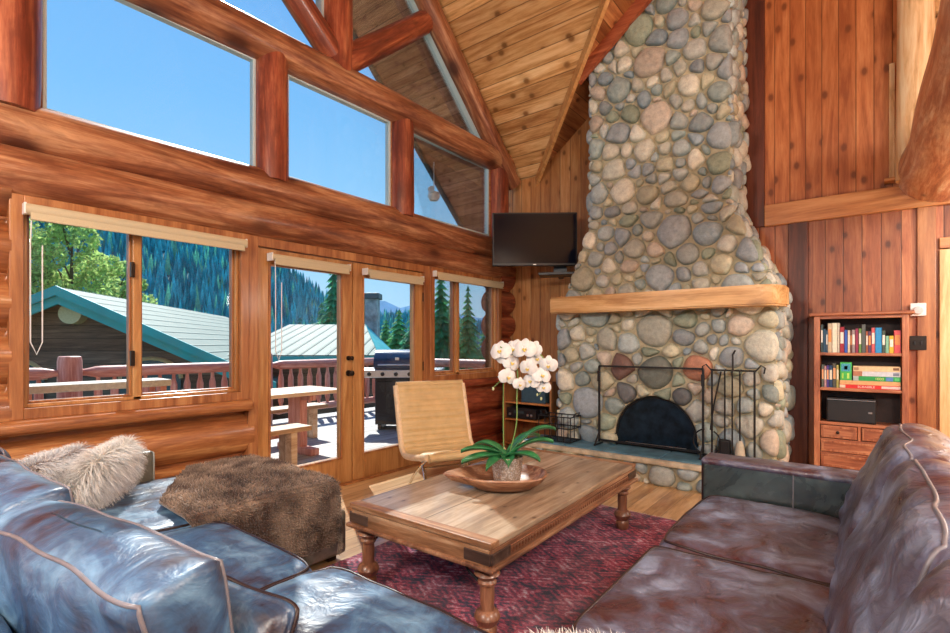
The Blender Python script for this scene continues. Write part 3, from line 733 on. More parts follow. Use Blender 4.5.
bm = bmesh.new(); lathe(bm, [(.012, .2), (.03, .17), (.045, .06), (.01, .055)], 12); finish('bristles', bm, plain('bristle', (.5, .45, .35), .9), q, smooth=.8)
q = tool('fire_poker', .0, 0, 'straight iron poker with hook hanging in the fire tool stand')
tb('hook', 'iron', q, [(0, 0, .16), (0, 0, .06), (.03, 0, .09)], .006)
t = thing('fire_tongs', 'iron log tongs with a wide round loop leaning left of the tool stand', 'fire tongs', (-1.14, 4.865, .247))
ring = [(.0+.115*math.cos(a), 0, .16+.115*math.sin(a)) for a in [math.radians(100+320*k/24) for k in range(25)]]
tb('loop', 'iron', t, ring, .007); tb('arm', 'iron', t, [(.03, 0, .27), (.06, 0, .5), (.12, -.01, .80)], .007)
# ------------------------------------------------------------------ wire log basket on the hearth
t = thing('log_basket', 'black wire basket standing on the left end of the hearth', 'basket', (-2.62, 4.84, .247))
for z in (.012, .15, .27):
    pts = [(-.19, -.12, z), (.19, -.12, z), (.19, .12, z), (-.19, .12, z)]
    tb('hoop', 'iron', t, pts, .0065, 6, True)
for i in range(6):
    x = -.19+.38*i/5
    for y in (-.12, .12): tb('upright', 'iron', t, [(x, y, .01), (x, y, .27)], .005, 6)
for s in (-1, 1): tb('handle', 'iron', t, [(s*.19, -.06, .27), (s*.21, -.05, .31), (s*.21, .05, .31), (s*.19, .06, .27)], .006, 6)
bm = bmesh.new()
for y in (-.06, 0, .06): tube(bm, [(-.19, y, .012), (.19, y, .012)], .005, 6)
finish('bottom_grid', bm, 'iron', t)

# ================================================================== TV
d = V(.616, -.788, 0)
t = thing('television', 'flat black television on a wall arm left of the stone chimney', 'television', (-3.10, 5.11, 2.525), math.radians(37)); 
bx('case', 'black', t, -.50, .50, -.03, .03, -.315, .315, .008)
bx('screen', 'tvscreen', t, -.483, .483, -.034, -.029, -.285, .298, .001)
bx('badge', 'steel', t, -.018, .018, -.036, -.03, -.306, -.296, .001)
bm = bmesh.new(); tube(bm, [(.0, .03, -.0), (.05, .16, 0), (-.12, .42, 0)], .025, 8); box(bm, -.12, .12, .03, .05, -.12, .12); finish('wall_arm', bm, 'black', t)
t = thing('shelf', 'small black device shelf mounted just beneath the television', 'shelf', (-2.87, 5.30, 2.115), math.radians(25))
bx('tray', 'black', t, -.24, .24, -.13, .13, -.02, .012, .006); bx('back_plate', 'black', t, -.08, .08, .12, .14, -.02, .12); bx('wall_bracket', 'black', t, -.03, .03, .13, .37, -.015, .015)

# ================================================================== BOOKCASE
bc = thing('bookcase', 'narrow red-brown wooden bookcase with drawers against the back wall', 'bookcase', (-.05, 5.58, 0))
def b2(nm, mat, x0, x1, y0, y1, z0, z1, bev=.004, p=None): return bx(nm, mat, p or bc, x0, x1, y0, y1, z0, z1, bev)
HW = .325
b2('side_panel', 'case', -HW, -HW+.045, -.14, .13, 0, 1.54); b2('side_panel', 'case', HW-.045, HW, -.14, .13, 0, 1.54)
b2('back_panel', 'case_dark', -HW+.04, HW-.04, .12, .135, .05, 1.54)
b2('top_board', 'case_x', -HW-.035, HW+.035, -.17, .14, 1.54, 1.568, .01)
for z in (.60, .905, 1.215): b2('shelf_board', 'case_x', -HW+.045, HW-.045, -.135, .12, z-.026, z)
b2('top_rail', 'case_x', -HW+.045, HW-.045, -.14, -.12, 1.512, 1.54)
b2('carcass', 'case_dark', -HW+.045, HW-.045, -.115, .12, .05, .574)
def drawer(x0, x1, z0, z1, knobs):
    d = bx('drawer', 'case_x', bc, x0, x1, -.135, -.112, z0, z1, .003)
    bm = bmesh.new(); box(bm, x0+.006, x1-.006, -.142, -.134, z0+.006, z0+.022); box(bm, x0+.006, x1-.006, -.142, -.134, z1-.022, z1-.006); box(bm, x0+.006, x0+.024, -.142, -.134, z0+.02, z1-.02); box(bm, x1-.024, x1-.006, -.142, -.134, z0+.02, z1-.02)
    finish('drawer_moulding', bm, 'case', d)
    for k in knobs:
        bm = bmesh.new(); lathe(bm, [(.006, 0), (.006, .014), (.014, .02), (.012, .03), (.001, .033)], 12); o = finish('knob', bm, 'bronze', d, smooth=.8); o.rotation_euler = (PI/2, 0, 0); o.location = (k, -.134, (z0+z1)/2)
b2('drawer_divider', 'case', -.012, .012, -.137, -.115, .452, .574)
drawer(-HW+.05, -.016, .458, .568, [-.15]); drawer(.016, HW-.05, .458, .568, [.15])
drawer(-HW+.05, HW-.05, .335, .44, []); drawer(-HW+.05, HW-.05, .2, .318, []); drawer(-HW+.05, HW-.05, .07, .185, [])
for z in (.446, .326, .19): b2('drawer_rail', 'case_x', -HW+.045, HW-.045, -.137, -.115, z-.006, z+.006)
# books
cm = {}
def cmat(c):
    if c not in cm: cm[c] = plain('cover_%d' % len(cm), c, .5, var=.12, scale=40, bump=0)
    return cm[c]
M['pages'] = plain('book_pages', (.75, .7, .58), .8, var=.1, scale=300)
ORD = ['first', 'second', 'third', 'fourth', 'fifth', 'sixth', 'seventh', 'eighth', 'ninth', 'tenth', 'eleventh', 'twelfth', 'thirteenth', 'fourteenth', 'fifteenth', 'sixteenth', 'seventeenth', 'eighteenth', 'nineteenth', 'twentieth', 'twenty-first', 'twenty-second', 'twenty-third']
def book(x, w, h, c, cname, zb, label, group, dp=.17, band=None, yf=5.46):
    t = thing('book', label, 'book', (x+w/2, yf, zb), 0, group)
    bm = bmesh.new(); g = w/2-.0008
    box(bm, -g, -g+.003, 0, dp, 0, h, 0); box(bm, g-.003, g, 0, dp, 0, h, 0); box(bm, -g, g, 0, .004, 0, h, .0015)
    finish('cover', bm, cmat(c), t)
    bx('page_block', 'pages', t, -g+.003, g-.003, .006, dp-.005, .003, h-.004, 0)
    if band: 
        bm = bmesh.new(); box(bm, -g*.72, g*.72, -.0012, .001, h*.36, h*.8); finish('spine_title', bm, cmat(band), t)
row1 = [(.018, .25, (.05, .09, .1), 'dark teal'), (.022, .21, (.02, .08, .16), 'navy blue'), (.013, .2, (.05, .12, .22), 'blue-grey'), (.032, .26, (.6, .5, .36), 'beige'), (.040, .262, (.85, .8, .66), 'cream'), (.016, .262, (.7, .66, .55), 'pale tan'), (.034, .225, (.35, .02, .04), 'dark red'), (.024, .198, (.03, .12, .55), 'royal blue'), (.018, .197, (.8, .68, .5), 'white-spined'), (.012, .19, (.18, .06, .05), 'brown'), (.024, .2, (.35, .28, .3), 'mauve-grey'), (.024, .21, (.30, .03, .09), 'maroon'), (.02, .21, (.14, .3, .08), 'green'), (.030, .245, (.1, .12, .12), 'tall charcoal'), (.016, .185, (.45, .12, .06), 'rust'), (.022, .185, (.12, .05, .14), 'plum'), (.026, .215, (.62, .12, .14), 'pink-red'), (.046, .215, (.02, .3, .68), 'thick bright blue'), (.024, .19, (.06, .1, .08), 'black-green'), (.024, .145, (.25, .55, .4), 'short mint green'), (.032, .145, (.8, .5, .04), 'short yellow'), (.046, .19, (.72, .1, .12), 'thick crimson')]
tot = sum(r[0] for r in row1); x = -.05-HW+.05; sc = (2*HW-.1)/tot
for i, (w_, h_, c_, nm) in enumerate(row1):
    where = 'at the left end of' if i == 0 else ('at the right end of' if i == len(row1)-1 else ORD[i]+' from the left on')
    book(x, w_*sc, h_, c_, nm, 1.2151, '%s book standing %s the top shelf of the bookcase' % (nm, where), 'books on the top bookcase shelf', band=(.8, .8, .75) if i % 2 == 0 and nm != 'cream' else ((.75, .3, .1) if i % 3 == 0 else None)); x += w_*sc
row2 = [(.020, .2, (.12, .14, .12), 'dark grey'), (.018, .19, (.5, .3, .35), 'pale pink'), (.018, .195, (.08, .05, .3), 'violet-blue'), (.026, .195, (.02, .06, .16), 'navy'), (.026, .215, (.09, .09, .07), 'black'), (.02, .2, (.45, .42, .12), 'olive yellow')]
x = -.05-HW+.055
for i, (w_, h_, c_, nm) in enumerate(row2):
    book(x, w_, h_, c_, nm, .9051, '%s book standing %s from the left on the middle bookcase shelf' % (nm, ORD[i]), 'books on the middle bookcase shelf', dp=.16, band=(.75, .72, .6) if i % 2 else (.8, .4, .2)); x += w_
def gamebox(nm, lab, cat, x0, x1, z0, z1, c, extra, yf=5.455, dp=.2):
    t = thing(nm, lab, cat, ((x0+x1)/2, yf, z0)); w = (x1-x0)/2; h = z1-z0
    bx('carton', cmat(c), t, -w, w, 0, dp, 0, h, .0015)
    for j, (a, b, e, f, cc) in enumerate(extra): bx('printed_patch', cmat(cc), t, -w+a*2*w, -w+b*2*w, -.0012, .001, e*h, f*h, 0)
    return t
def letters(parent, txt, size, loc, c, ext=.0006):
    cu = bpy.data.curves.new('lettering', 'FONT'); cu.body = txt; cu.size = size; cu.extrude = ext; cu.align_x = 'CENTER'; cu.align_y = 'CENTER'
    o = bpy.data.objects.new('lettering', cu); COL.objects.link(o); bpy.context.view_layer.update()
    me = bpy.data.meshes.new_from_object(o); bpy.data.objects.remove(o); me.materials.clear(); me.materials.append(cmat(c))
    o = bpy.data.objects.new('lettering', me); COL.objects.link(o); o.parent = parent; o.rotation_euler = (PI/2, 0, 0); o.location = loc; return o
x0 = x+.004
g = gamebox('game_box', 'flat red board game box lying at the bottom of the middle bookcase shelf', 'board game', x0, .222, .9055, .938, (.7, .03, .03), [(0, .1, .1, .9, (.75, .65, .5)), (.7, 1, .2, .85, (.7, .6, .6))]); letters(g, 'SCRABBLE', .026, (-.02, -.0015, .016), (.9, .75, .7))
gamebox('wooden_board', 'plain pale wooden board lying on the red game box', 'board', x0, .222, .9385, .974, (.72, .42, .2), [])
gamebox('game_box', 'upright green and blue puzzle box on the middle bookcase shelf', 'puzzle box', x0+.004, x0+.085, .9745, 1.13, (.06, .5, .1), [(.1, .9, .5, .93, (.05, .35, .5)), (.35, .65, .6, .8, (.5, .3, .2)), (.15, .3, .1, .4, (.4, .7, .1)), (.6, .8, .1, .4, (.5, .8, .15))])
gx0 = x0+.095
g = gamebox('game_box', 'flat green puzzle box marked 1000 under two paler boxes', 'puzzle box', gx0, .222, .9745, 1.014, (.02, .36, .09), [(0, .12, 0, 1, (.4, .5, .5)), (.7, .85, .1, .9, (.1, .25, .6)), (.88, .98, .2, .8, (.1, .6, .2))]); letters(g, '1000', .03, (.02, -.0015, .019), (.7, .85, .3))
gamebox('game_box', 'white puzzle box with blue picture lying between two puzzle boxes', 'puzzle box', gx0, .222, 1.0145, 1.056, (.62, .68, .78), [(0, .2, 0, 1, (.45, .2, .12)), (.85, .97, .2, .8, (.2, .25, .35))])
gamebox('game_box', 'cream puzzle box topmost of the stack on the middle shelf', 'puzzle box', gx0, .222, 1.0565, 1.10, (.78, .6, .36), [(.02, .12, .2, .8, (.4, .25, .15)), (.85, .97, .3, .8, (.2, .1, .05))])
t = thing('speaker', 'black box speaker in the open lowest compartment of the bookcase', 'speaker', (-.11, 5.50, .6005))
bx('cabinet', 'black', t, -.175, .175, -.02, .16, 0, .215, .008); bx('grille', 'speaker', t, -.165, .165, -.028, -.018, .01, .19, .004); bx('trim_strip', 'steel', t, -.17, .17, -.024, -.019, .196, .201, .001); bx('badge', 'steel', t, .12, .148, -.032, -.026, .09, .105, .002)
# thermostat and switch plate
t = thing('thermostat', 'white square wall thermostat with a round dial right of the bookcase', 'thermostat', (.345, YB-.03, 1.585))
bx('plate', 'white', t, -.052, .052, -.022, 0, -.055, .055, .006)
bm = bmesh.new(); lathe(bm, [(.034, 0), (.034, .014), (.028, .02), (.001, .021)], 20); finish('dial', bm, plain('dial', (.6, .58, .6), .4, bump=0), t, smooth=.6, loc=(0, -.022, -.008), rot=(PI/2, 0, 0))
t = thing('switch_plate', 'dark square switch plate on the wall below the thermostat', 'switch plate', (.345, YB-.03, 1.30))
bx('plate', 'bronze', t, -.055, .055, -.008, 0, -.06, .06, .003)
for k in (-.022, .022): bx('toggle', 'black', t, k-.006, k+.006, -.02, -.006, -.015, .015, .002)

# ================================================================== MEDIA SHELF
t = thing('media_shelf', 'low wooden media shelf in the corner behind the orchid', 'shelf', (-3.27, 5.40, 0))
for x in (-.34, .32): bx('side_panel', 'trim', t, x, x+.025, -.2, .22, 0, .84)
for z in (.06, .36, .57, .82): bx('shelf_board', 'trim_x', t, -.315, .32, -.2, .22, z-.022, z)
bx('back_panel', 'trim', t, -.315, .32, .205, .22, .06, .82)
t = thing('receiver', 'black audio receiver on the middle level of the corner media shelf', 'receiver', (-3.36, 5.36, .3605)); bx('body', 'black', t, -.21, .21, -.14, .16, .01, .135, .004); bx('display', plain('lcd', (.05, .08, .1), .1), t, -.1, .04, -.144, -.138, .07, .1, .001)
for k in (-.16, .1, .15): bx('dial', 'steel', t, k-.014, k+.014, -.155, -.138, .04, .068, .005)
for x in (-.18, .18): bx('foot', 'black', t, x-.015, x+.015, -.1, .1, 0, .012, .002)
t = thing('storage_box', 'blue-grey box on the upper level of the corner media shelf', 'box', (-3.2, 5.36, .5705)); bx('body', plain('blue_grey_box', (.04, .1, .15), .5), t, -.17, .17, -.12, .16, 0, .17, .006); bx('lid', plain('blue_grey_lid', (.06, .14, .2), .5), t, -.175, .175, -.125, .165, .17, .2, .006)
# ================================================================== TABLE, RUG, ORCHID
bm = bmesh.new()
nx, ny = 40, 56
gr = [[bm.verts.new(V(-2.45+1.95*i/nx, .8+2.96*j/ny, .012+.003*noise.noise(V(i*.3, j*.3, 0)))) for j in range(ny+1)] for i in range(nx+1)]
for i in range(nx):
    for j in range(ny): bm.faces.new((gr[i][j], gr[i+1][j], gr[i+1][j+1], gr[i][j+1]))
bd = [e for e in bm.edges if e.is_boundary]
r = bmesh.ops.extrude_edge_only(bm, edges=bd)
for v in [g for g in r['geom'] if isinstance(g, bmesh.types.BMVert)]: v.co.z = .0005
rug = thing('rug', 'distressed red and purple rug beneath the coffee table', 'rug', (0, 0, 0))
finish('rug_pile', bm, 'rug', rug, smooth=.9)
bm = bmesh.new(); R = random.Random(3)
for ye, s in ((3.76, 1), (.8, -1)):
    x = -2.45
    while x < -.5:
        l = R.uniform(.03, .055); dx = R.uniform(-.012, .012)
        poly(bm, [(x, ye, .006), (x+.006, ye, .006), (x+.005+dx, ye+s*l, .003), (x+dx, ye+s*l, .003)]); x += .0075
finish('fringe', bm, 'fringe', rug, nofix=True)['kind'] = 'stuff'

ct = thing('coffee_table', 'low antique wooden coffee table with turned legs on the red rug', 'coffee table', (-1.705, 2.555, .012), math.radians(1.2))
hx, hy = .45, .875; TZ = .448
bm = bmesh.new(); box(bm, -hx, hx, -hy, hy, TZ-.03, TZ, .006, 2)
finish('table_top', bm, 'table_top', ct)
for a_, b_ in ((-hy-.004, -hy+.06), (hy-.06, hy+.004)): bx('end_board', 'table_edge_x', ct, -hx-.004, hx+.004, a_, b_, TZ-.026, TZ+.0015)
for s in (-1, 1): bx('apron', 'table_edge', ct, s*hx-.01*s-.012, s*hx-.01*s+.012, -hy+.01, hy-.01, TZ-.105, TZ-.03, .002)
for s in (-1, 1): bx('apron', 'table_edge_x', ct, -hx+.01, hx-.01, s*(hy-.01)-.012, s*(hy-.01)+.012, TZ-.105, TZ-.03, .002)
# carved relief along the long sides
CARV = wood('carving', ((.05, .014, .007), (.13, .045, .02), (.3, .13, .07)), 'Y', knots=0)
for s in (-1, 1):
    bm = bmesh.new(); k = -hy+.03
    while k < hy-.03:
        box(bm, s*(hx+.001)-.005, s*(hx+.001)+.005, k, k+.017, TZ-.088, TZ-.062, .004); box(bm, s*(hx+.001)-.004, s*(hx+.001)+.004, k+.004, k+.03, TZ-.056, TZ-.05, .002); k += .027
    finish('carved_band', bm, CARV, ct)
bm = bmesh.new()
box(bm, -hx-.018, hx+.018, -hy-.018, -hy+.02, TZ-.122, TZ-.102, .007); box(bm, -hx-.018, hx+.018, hy-.02, hy+.018, TZ-.122, TZ-.102, .007)
box(bm, -hx-.018, -hx+.02, -hy+.02, hy-.02, TZ-.122, TZ-.102, .007); box(bm, hx-.02, hx+.018, -hy+.02, hy-.02, TZ-.122, TZ-.102, .007)
finish('lower_moulding', bm, 'table_edge', ct)
STRAP = wood('iron_strap', ((.03, .015, .01), (.07, .04, .03), (.12, .08, .06)), 'X', knots=0)
for sx in (-1, 1):
    for sy in (-1, 1):
        x, y = sx*hx, sy*hy; bm = bmesh.new()
        box(bm, min(x, x-sx*.14), max(x, x-sx*.14), y-.006+sy*.001, y+.006+sy*.001, TZ-.095, TZ-.045, .003)
        box(bm, x-.007+sx*.003, x+.007+sx*.003, min(y, y-sy*.14), max(y, y-sy*.14), TZ-.09, TZ-.045, .003)
        finish('corner_strap', bm, STRAP, ct)
prof = [(.034, 0), (.042, .012), (.044, .05), (.036, .062), (.05, .078), (.058, .1), (.05, .12), (.034, .132), (.030, .15), (.033, .2), (.031, .235), (.04, .242), (.042, .252), (.034, .262), (.046, .276), (.058, .287), (.05, .30), (.036, .306), (.048, .314), (.05, .328)]
leg0 = None
for sx in (-1, 1):
    for sy in (-1, 1):
        if leg0 is None:
            bm = bmesh.new(); lathe(bm, prof, 28); leg0 = finish('leg', bm, 'table_leg', ct, smooth=.7); o = leg0
        else: o = leg0.copy(); COL.objects.link(o); o.parent = ct
        o.location = (sx*(hx-.065), sy*(hy-.065), 0)
for sx in (-1, 1):
    tb('iron_brace', 'iron', ct, [(sx*(hx-.065), -hy+.10, .23), (sx*(hx-.065), -hy+.17, .27), (sx*(hx-.065), -hy+.22, .335)], .006)
tb('iron_brace', 'iron', ct, [(hx-.1, -hy+.065, .23), (hx-.17, -hy+.065, .27), (hx-.22, -hy+.065, .335)], .006)

# carved wooden bowl
ZTB = .012+TZ+.0015
bw = thing('dough_bowl', 'shallow carved wooden bowl with a pointed handle on the coffee table', 'bowl', (-1.66, 2.40, ZTB), math.radians(38))
bm = bmesh.new(); seg = 48; rings = []
def bshape(a, r):
    x, y = math.cos(a), math.sin(a)
    k = max(0, math.cos(a-PI))**14
    return V(x*r*(1+.42*k), y*r*.86, 0)
for r, z in ((.001, 0), (.12, 0), (.17, .012), (.225, .05), (.25, .082), (.246, .090), (.232, .088), (.2, .055), (.15, .028), (.08, .02), (.001, .02)):
    ring = []
    for k in range(seg):
        a = 2*PI*k/seg; p = bshape(a, r) if r > .2 else V(math.cos(a)*r, math.sin(a)*r*.86, 0)
        kk = max(0, math.cos(a-PI))**14
        p.z = z*(1-.05*kk)+.004*math.sin(3*a)*(r/.25)
        if z < .001: p.z = 0
        ring.append(bm.verts.new(p))
    rings.append(ring)
for A, B in zip(rings, rings[1:]):
    for k in range(seg): bm.faces.new((A[k], A[(k+1) % seg], B[(k+1) % seg], B[k]))
bmesh.ops.remove_doubles(bm, verts=bm.verts, dist=.002)
finish('bowl_body', bm, 'bowl', bw, smooth=.9)
# orchid
og = thing('orchid_plant', 'white orchid with arching blooms in a hammered silver pot', 'potted orchid', (-1.655, 2.42, ZTB+.0215))
bm = bmesh.new(); lathe(bm, [(.068, 0), (.075, .004), (.085, .07), (.094, .152), (.096, .158), (.09, .159), (.082, .135), (.001, .132)], 32); finish('pot', bm, 'pot', og, smooth=.9)
bm = bmesh.new()
R = random.Random(9)
for k in range(60):
    a = R.uniform(0, 2*PI); r = R.uniform(0, .075); bmesh.ops.create_icosphere(bm, subdivisions=1, radius=R.uniform(.01, .02), matrix=Matrix.Translation(V(r*math.cos(a), r*math.sin(a), .138+R.uniform(0, .012))))
finish('moss', bm, 'moss', og, smooth=True)
def leaf(az, L, w, rise, droop, seed):
    w *= 1.35; L *= 1.08
    bm = bmesh.new(); n = 14; rows = []
    d = V(math.cos(az), math.sin(az), 0); s = V(-d.y, d.x, 0)
    for i in range(n+1):
        t = i/n; c = d*(L*t)+V(0, 0, .15+rise*math.sin(t*PI*.62)-droop*t*t)
        wd = w*(math.sin(PI*min(1, .12+t*.9))**.6)*(1 if t < .98 else .3)
        rows.append([bm.verts.new(c+s*(wd*q)+V(0, 0, .016*abs(q)**1.3*(w/.03))) for q in (-1, -.5, 0, .5, 1)])
    for A, B in zip(rows, rows[1:]):
        for q in range(4): bm.faces.new((A[q], A[q+1], B[q+1], B[q]))
    o = finish('leaf', bm, 'leafgreen', og, smooth=True)
    m = o.modifiers.new('s', 'SOLIDIFY'); m.thickness = .003
# world directions: toward image left = -(cos38, sin38)
LFT = math.radians(218); RGT = math.radians(38); CAMD = math.radians(308)
for az, L, w, ri, dr_ in ((LFT+.05, .25, .03, .06, .03), (LFT+.45, .27, .036, .02, .03), (LFT-.35, .2, .03, .09, .05), (RGT-.25, .25, .03, .10, .0), (RGT+.1, .27, .028, .16, .0), (RGT-.75, .22, .032, .04, .03), (CAMD, .14, .03, .02, .05), (RGT+.5, .22, .03, .12, .02), (LFT+.95, .2, .03, .02, .06)): leaf(az, L, w, ri, dr_, 0)
Rv = V(.788, .616, 0); Fv = V(-.616, .788, 0)
def fpt(px, py): # point on the picture-parallel plane through the orchid, used to lay the flower sprays out (metres from the pot)
    k = 2.91/501; return Rv*((px-507)*k)+V(0, 0, (487-py)*k*1.0)
st1 = [V(0, 0, .12), fpt(516, 430)-Fv*.01, fpt(517, 400)-Fv*.0, fpt(518, 376)+Fv*.02, fpt(514, 360)+Fv*.01, fpt(500, 350)-Fv*.02]
st2 = [V(-.02, 0, .12), fpt(504, 440)+Fv*.05, fpt(504, 400)+Fv*.06, fpt(506, 372)+Fv*.05, fpt(520, 352)+Fv*.0, fpt(540, 358)-Fv*.03, fpt(546, 372)-Fv*.05]
def smooth(p, n=8):
    out = []
    for i in range(len(p)-1):
        a = p[max(0, i-1)]; b = p[i]; c = p[i+1]; d = p[min(len(p)-1, i+2)]
        for k in range(n):
            t = k/n; out.append(.5*((2*b)+(c-a)*t+(2*a-5*b+4*c-d)*t*t+(3*b-a-3*c+d)*t**3))
    return out+[p[-1]]
tb('flower_stem', 'stem', og, smooth(st1), .0036, 8); tb('flower_stem', 'stem', og, smooth(st2), .0032, 8)
def bloom_mesh():
    bm = bmesh.new()
    for (ang, L, w) in ((90, .046, .019), (0, .046, .032), (180, .046, .032), (222, .042, .018), (318, .042, .018)):
        a = math.radians(ang); d = V(math.cos(a), 0, math.sin(a)); s = V(-d.z, 0, d.x); rows = []; n = 7
        for i in range(n+1):
            t = i/n; wd = w*math.sin(PI*min(1, .1+.88*t))**.55
            if i == n: wd = w*.25
            rows.append([bm.verts.new(d*(L*t)+s*(wd*q)+V(0, -.006*math.sin(PI*t)+.010*t*t+.006*q*q, 0)) for q in (-1, -.6, 0, .6, 1)])
        for A, B in zip(rows, rows[1:]):
            for q in range(4): bm.faces.new((A[q], A[q+1], B[q+1], B[q])).material_index = 0
    bmesh.ops.create_icosphere(bm, subdivisions=2, radius=.005, matrix=Matrix.Translation(V(0, -.007, .0)))
    for (dx, dz) in ((-.007, -.006), (.007, -.006), (0, -.014)):
        r = bmesh.ops.create_icosphere(bm, subdivisions=2, radius=.0042, matrix=Matrix.Translation(V(dx*.7, -.009, dz*.7)) @ Matrix.Diagonal(V(1, .7, 1.3, 1)))
        for v in r['verts']:
            for f in v.link_faces: f.material_index = 1
    return bm
b0 = finish('blossom', bloom_mesh(), None, og, smooth=.9, mats=['petal', 'lip'], nofix=True)
R = random.Random(4)
FL = [(500, 354, 1.1), (512, 366, .95), (524, 352, 1.1), (536, 362, .95), (527, 371, .9), (508, 380, .95), (541, 378, .95), (530, 384, .9), (547, 368, .9), (519, 387, .7), (543, 390, .75), (514, 352, 1.0), (505, 360, .9), (533, 352, .85)]
for i, (px, py, s) in enumerate(FL):
    o = b0 if i == 0 else b0.copy()
    if i: COL.objects.link(o); o.parent = og
    o.location = fpt(px, py)-Fv*R.uniform(.0, .07)
    o.rotation_euler = (R.uniform(-.35, .25), R.uniform(-.4, .4), math.radians(38)+R.uniform(-.55, .55)); o.scale = (s*1.3,)*3
for px, py, s in ((493, 392, 1), (537, 398, .8), (541, 402, .9), (530, 345, .7)):
    bm = bmesh.new(); bmesh.ops.create_icosphere(bm, subdivisions=2, radius=.009*s, matrix=Matrix.Diagonal(V(.8, .8, 1.3, 1)))
    finish('flower_bud', bm, plain('bud', (.5, .55, .3), .5), og, smooth=True, loc=fpt(px, py)-Fv*.02)
tb('side_twig', 'stem', og, smooth([fpt(506, 372)+Fv*.05, fpt(500, 384), fpt(494, 390)-Fv*.02]), .002, 6)
tb('side_twig', 'stem', og, smooth([fpt(546, 372)-Fv*.05, fpt(544, 388)-Fv*.03, fpt(539, 398)-Fv*.02]), .002, 6)

# ================================================================== LOUNGE CHAIR
lc = thing('lounge_chair', 'cream channel-tufted leather sling chair with chrome legs by the glass doors', 'lounge chair', (-2.89, 3.26, 0), math.atan2(-.43, .9))
# local +x = facing ; profile in x,z
pf = smooth([V(-.33, 0, .915), V(-.27, 0, .72), V(-.20, 0, .5), V(-.15, 0, .385), V(-.06, 0, .345), V(.10, 0, .36), V(.32, 0, .40), V(.46, 0, .43)], 22)
bm = bmesh.new(); nw = 14; W2 = .325; T = .055
L = [0]
for a, b in zip(pf, pf[1:]): L.append(L[-1]+(b-a).length)
top, bot = [], []
for i, p in enumerate(pf):
    a = pf[max(0, i-1)]; b = pf[min(len(pf)-1, i+1)]; t = (b-a).normalized(); n = V(-t.z, 0, t.x)
    if n.x < 0 and n.z < 0: n = -n
    n = V(0, 1, 0).cross(t); n = n if (n.x+n.z) > 0 else -n
    ch = abs(math.sin(PI*L[i]/.052))**.5*.017
    e = 1
    top.append([bm.verts.new(p+V(0, -W2+2*W2*k/nw, 0)+n*(T/2+(ch-.008)*(0 if k in (0, nw) else 1)-(.012 if k in (0, nw) else 0))) for k in range(nw+1)])
    bot.append([bm.verts.new(p+V(0, -W2+2*W2*k/nw, 0)-n*(T/2-(.008 if k in (0, nw) else 0))) for k in range(nw+1)])
for G, fl in ((top, 0), (bot, 1)):
    for A, B in zip(G, G[1:]):
        for k in range(nw): bm.faces.new((A[k], A[k+1], B[k+1], B[k]))
for A, B, C_, D_ in zip(top, top[1:], bot, bot[1:]):
    for k in (0, nw): bm.faces.new((A[k], B[k], D_[k], C_[k]))
for T_, B_ in ((top[0], bot[0]), (top[-1], bot[-1])):
    for k in range(nw): bm.faces.new((T_[k], T_[k+1], B_[k+1], B_[k]))
finish('sling_seat', bm, 'cream', lc, smooth=.7)
for s in (-1, 1):
    e = [pf[i]+V(0, s*(W2+.004), 0) for i in range(0, len(pf), 4)]+[pf[-1]+V(0, s*(W2+.004), 0)]
    tb('edge_roll', plain('cream_edge', (.72, .54, .34), .42, bump=0), lc, e, .026, 10)
bm = bmesh.new(); tube(bm, [(-.335, -W2, .922), (-.335, W2, .922)], .028, 12); finish('head_roll', bm, 'cream', lc, smooth=.9)
bm = bmesh.new(); tube(bm, [(.475, -W2, .425), (.475, W2, .425)], .034, 12); finish('front_roll', bm, 'cream', lc, smooth=.9)
for s in (-1, 1):
    tb('leg_frame', 'chrome', lc, smooth([V(.28, s*.24, .0085), V(.0, s*.24, .0085), V(-.28, s*.24, .0085)], 3), .0085, 8)
    tb('leg', 'chrome', lc, smooth([V(.26, s*.24, .01), V(.12, s*.22, .18), V(-.02, s*.2, .31)], 5), .012, 10)
    tb('leg', 'chrome', lc, smooth([V(-.26, s*.24, .01), V(-.1, s*.22, .18), V(.1, s*.2, .325)], 5), .012, 10)
tb('crossbar', 'chrome', lc, [(.04, -.22, .245), (.04, .22, .245)], .009, 8)

# ================================================================== SOFAS
def pil(x, y, z, w, d, h, e=.6, p=5, cr=.06, bulge=.05, wr=.012, seed=0, ws=6, sag=0):
    fx = 1-abs(x)**p; fy = 1-abs(y)**p
    Z = z*h/2*(e+(1-e)*math.sqrt(max(0, fx*fy)))
    m = (1-z*z)
    X = x*w/2*(1-cr*abs(y)**6*abs(x)**6)*(1-.04*abs(z)**4+bulge*m*(d/w if w > d else 1)*.6)
    Y = y*d/2*(1-cr*abs(x)**6*abs(y)**6)*(1-.04*abs(z)**4+bulge*m*(w/d if d > w else 1)*.6)
    q = V(X, Y, Z)
    n = noise.noise_vector(q*ws+V(seed*5.3, seed, 0))
    n2 = noise.noise(V(X*3, Y*3, seed*2.2))
    # creases running in from the seams
    cre = noise.noise(V(X*4+seed, Y*18, Z*4))*.9*abs(x)**3*(1-abs(x)**8) + noise.noise(V(X*18, Y*4+seed, Z*4))*.9*abs(y)**3*(1-abs(y)**8)
    return q+n*wr*.6+V(0, 0, (n2*wr+cre*wr*1.6)*(1 if z > 0 else .3)-sag*(1-x*x)*(1-y*y)*(1 if z > 0 else 0))
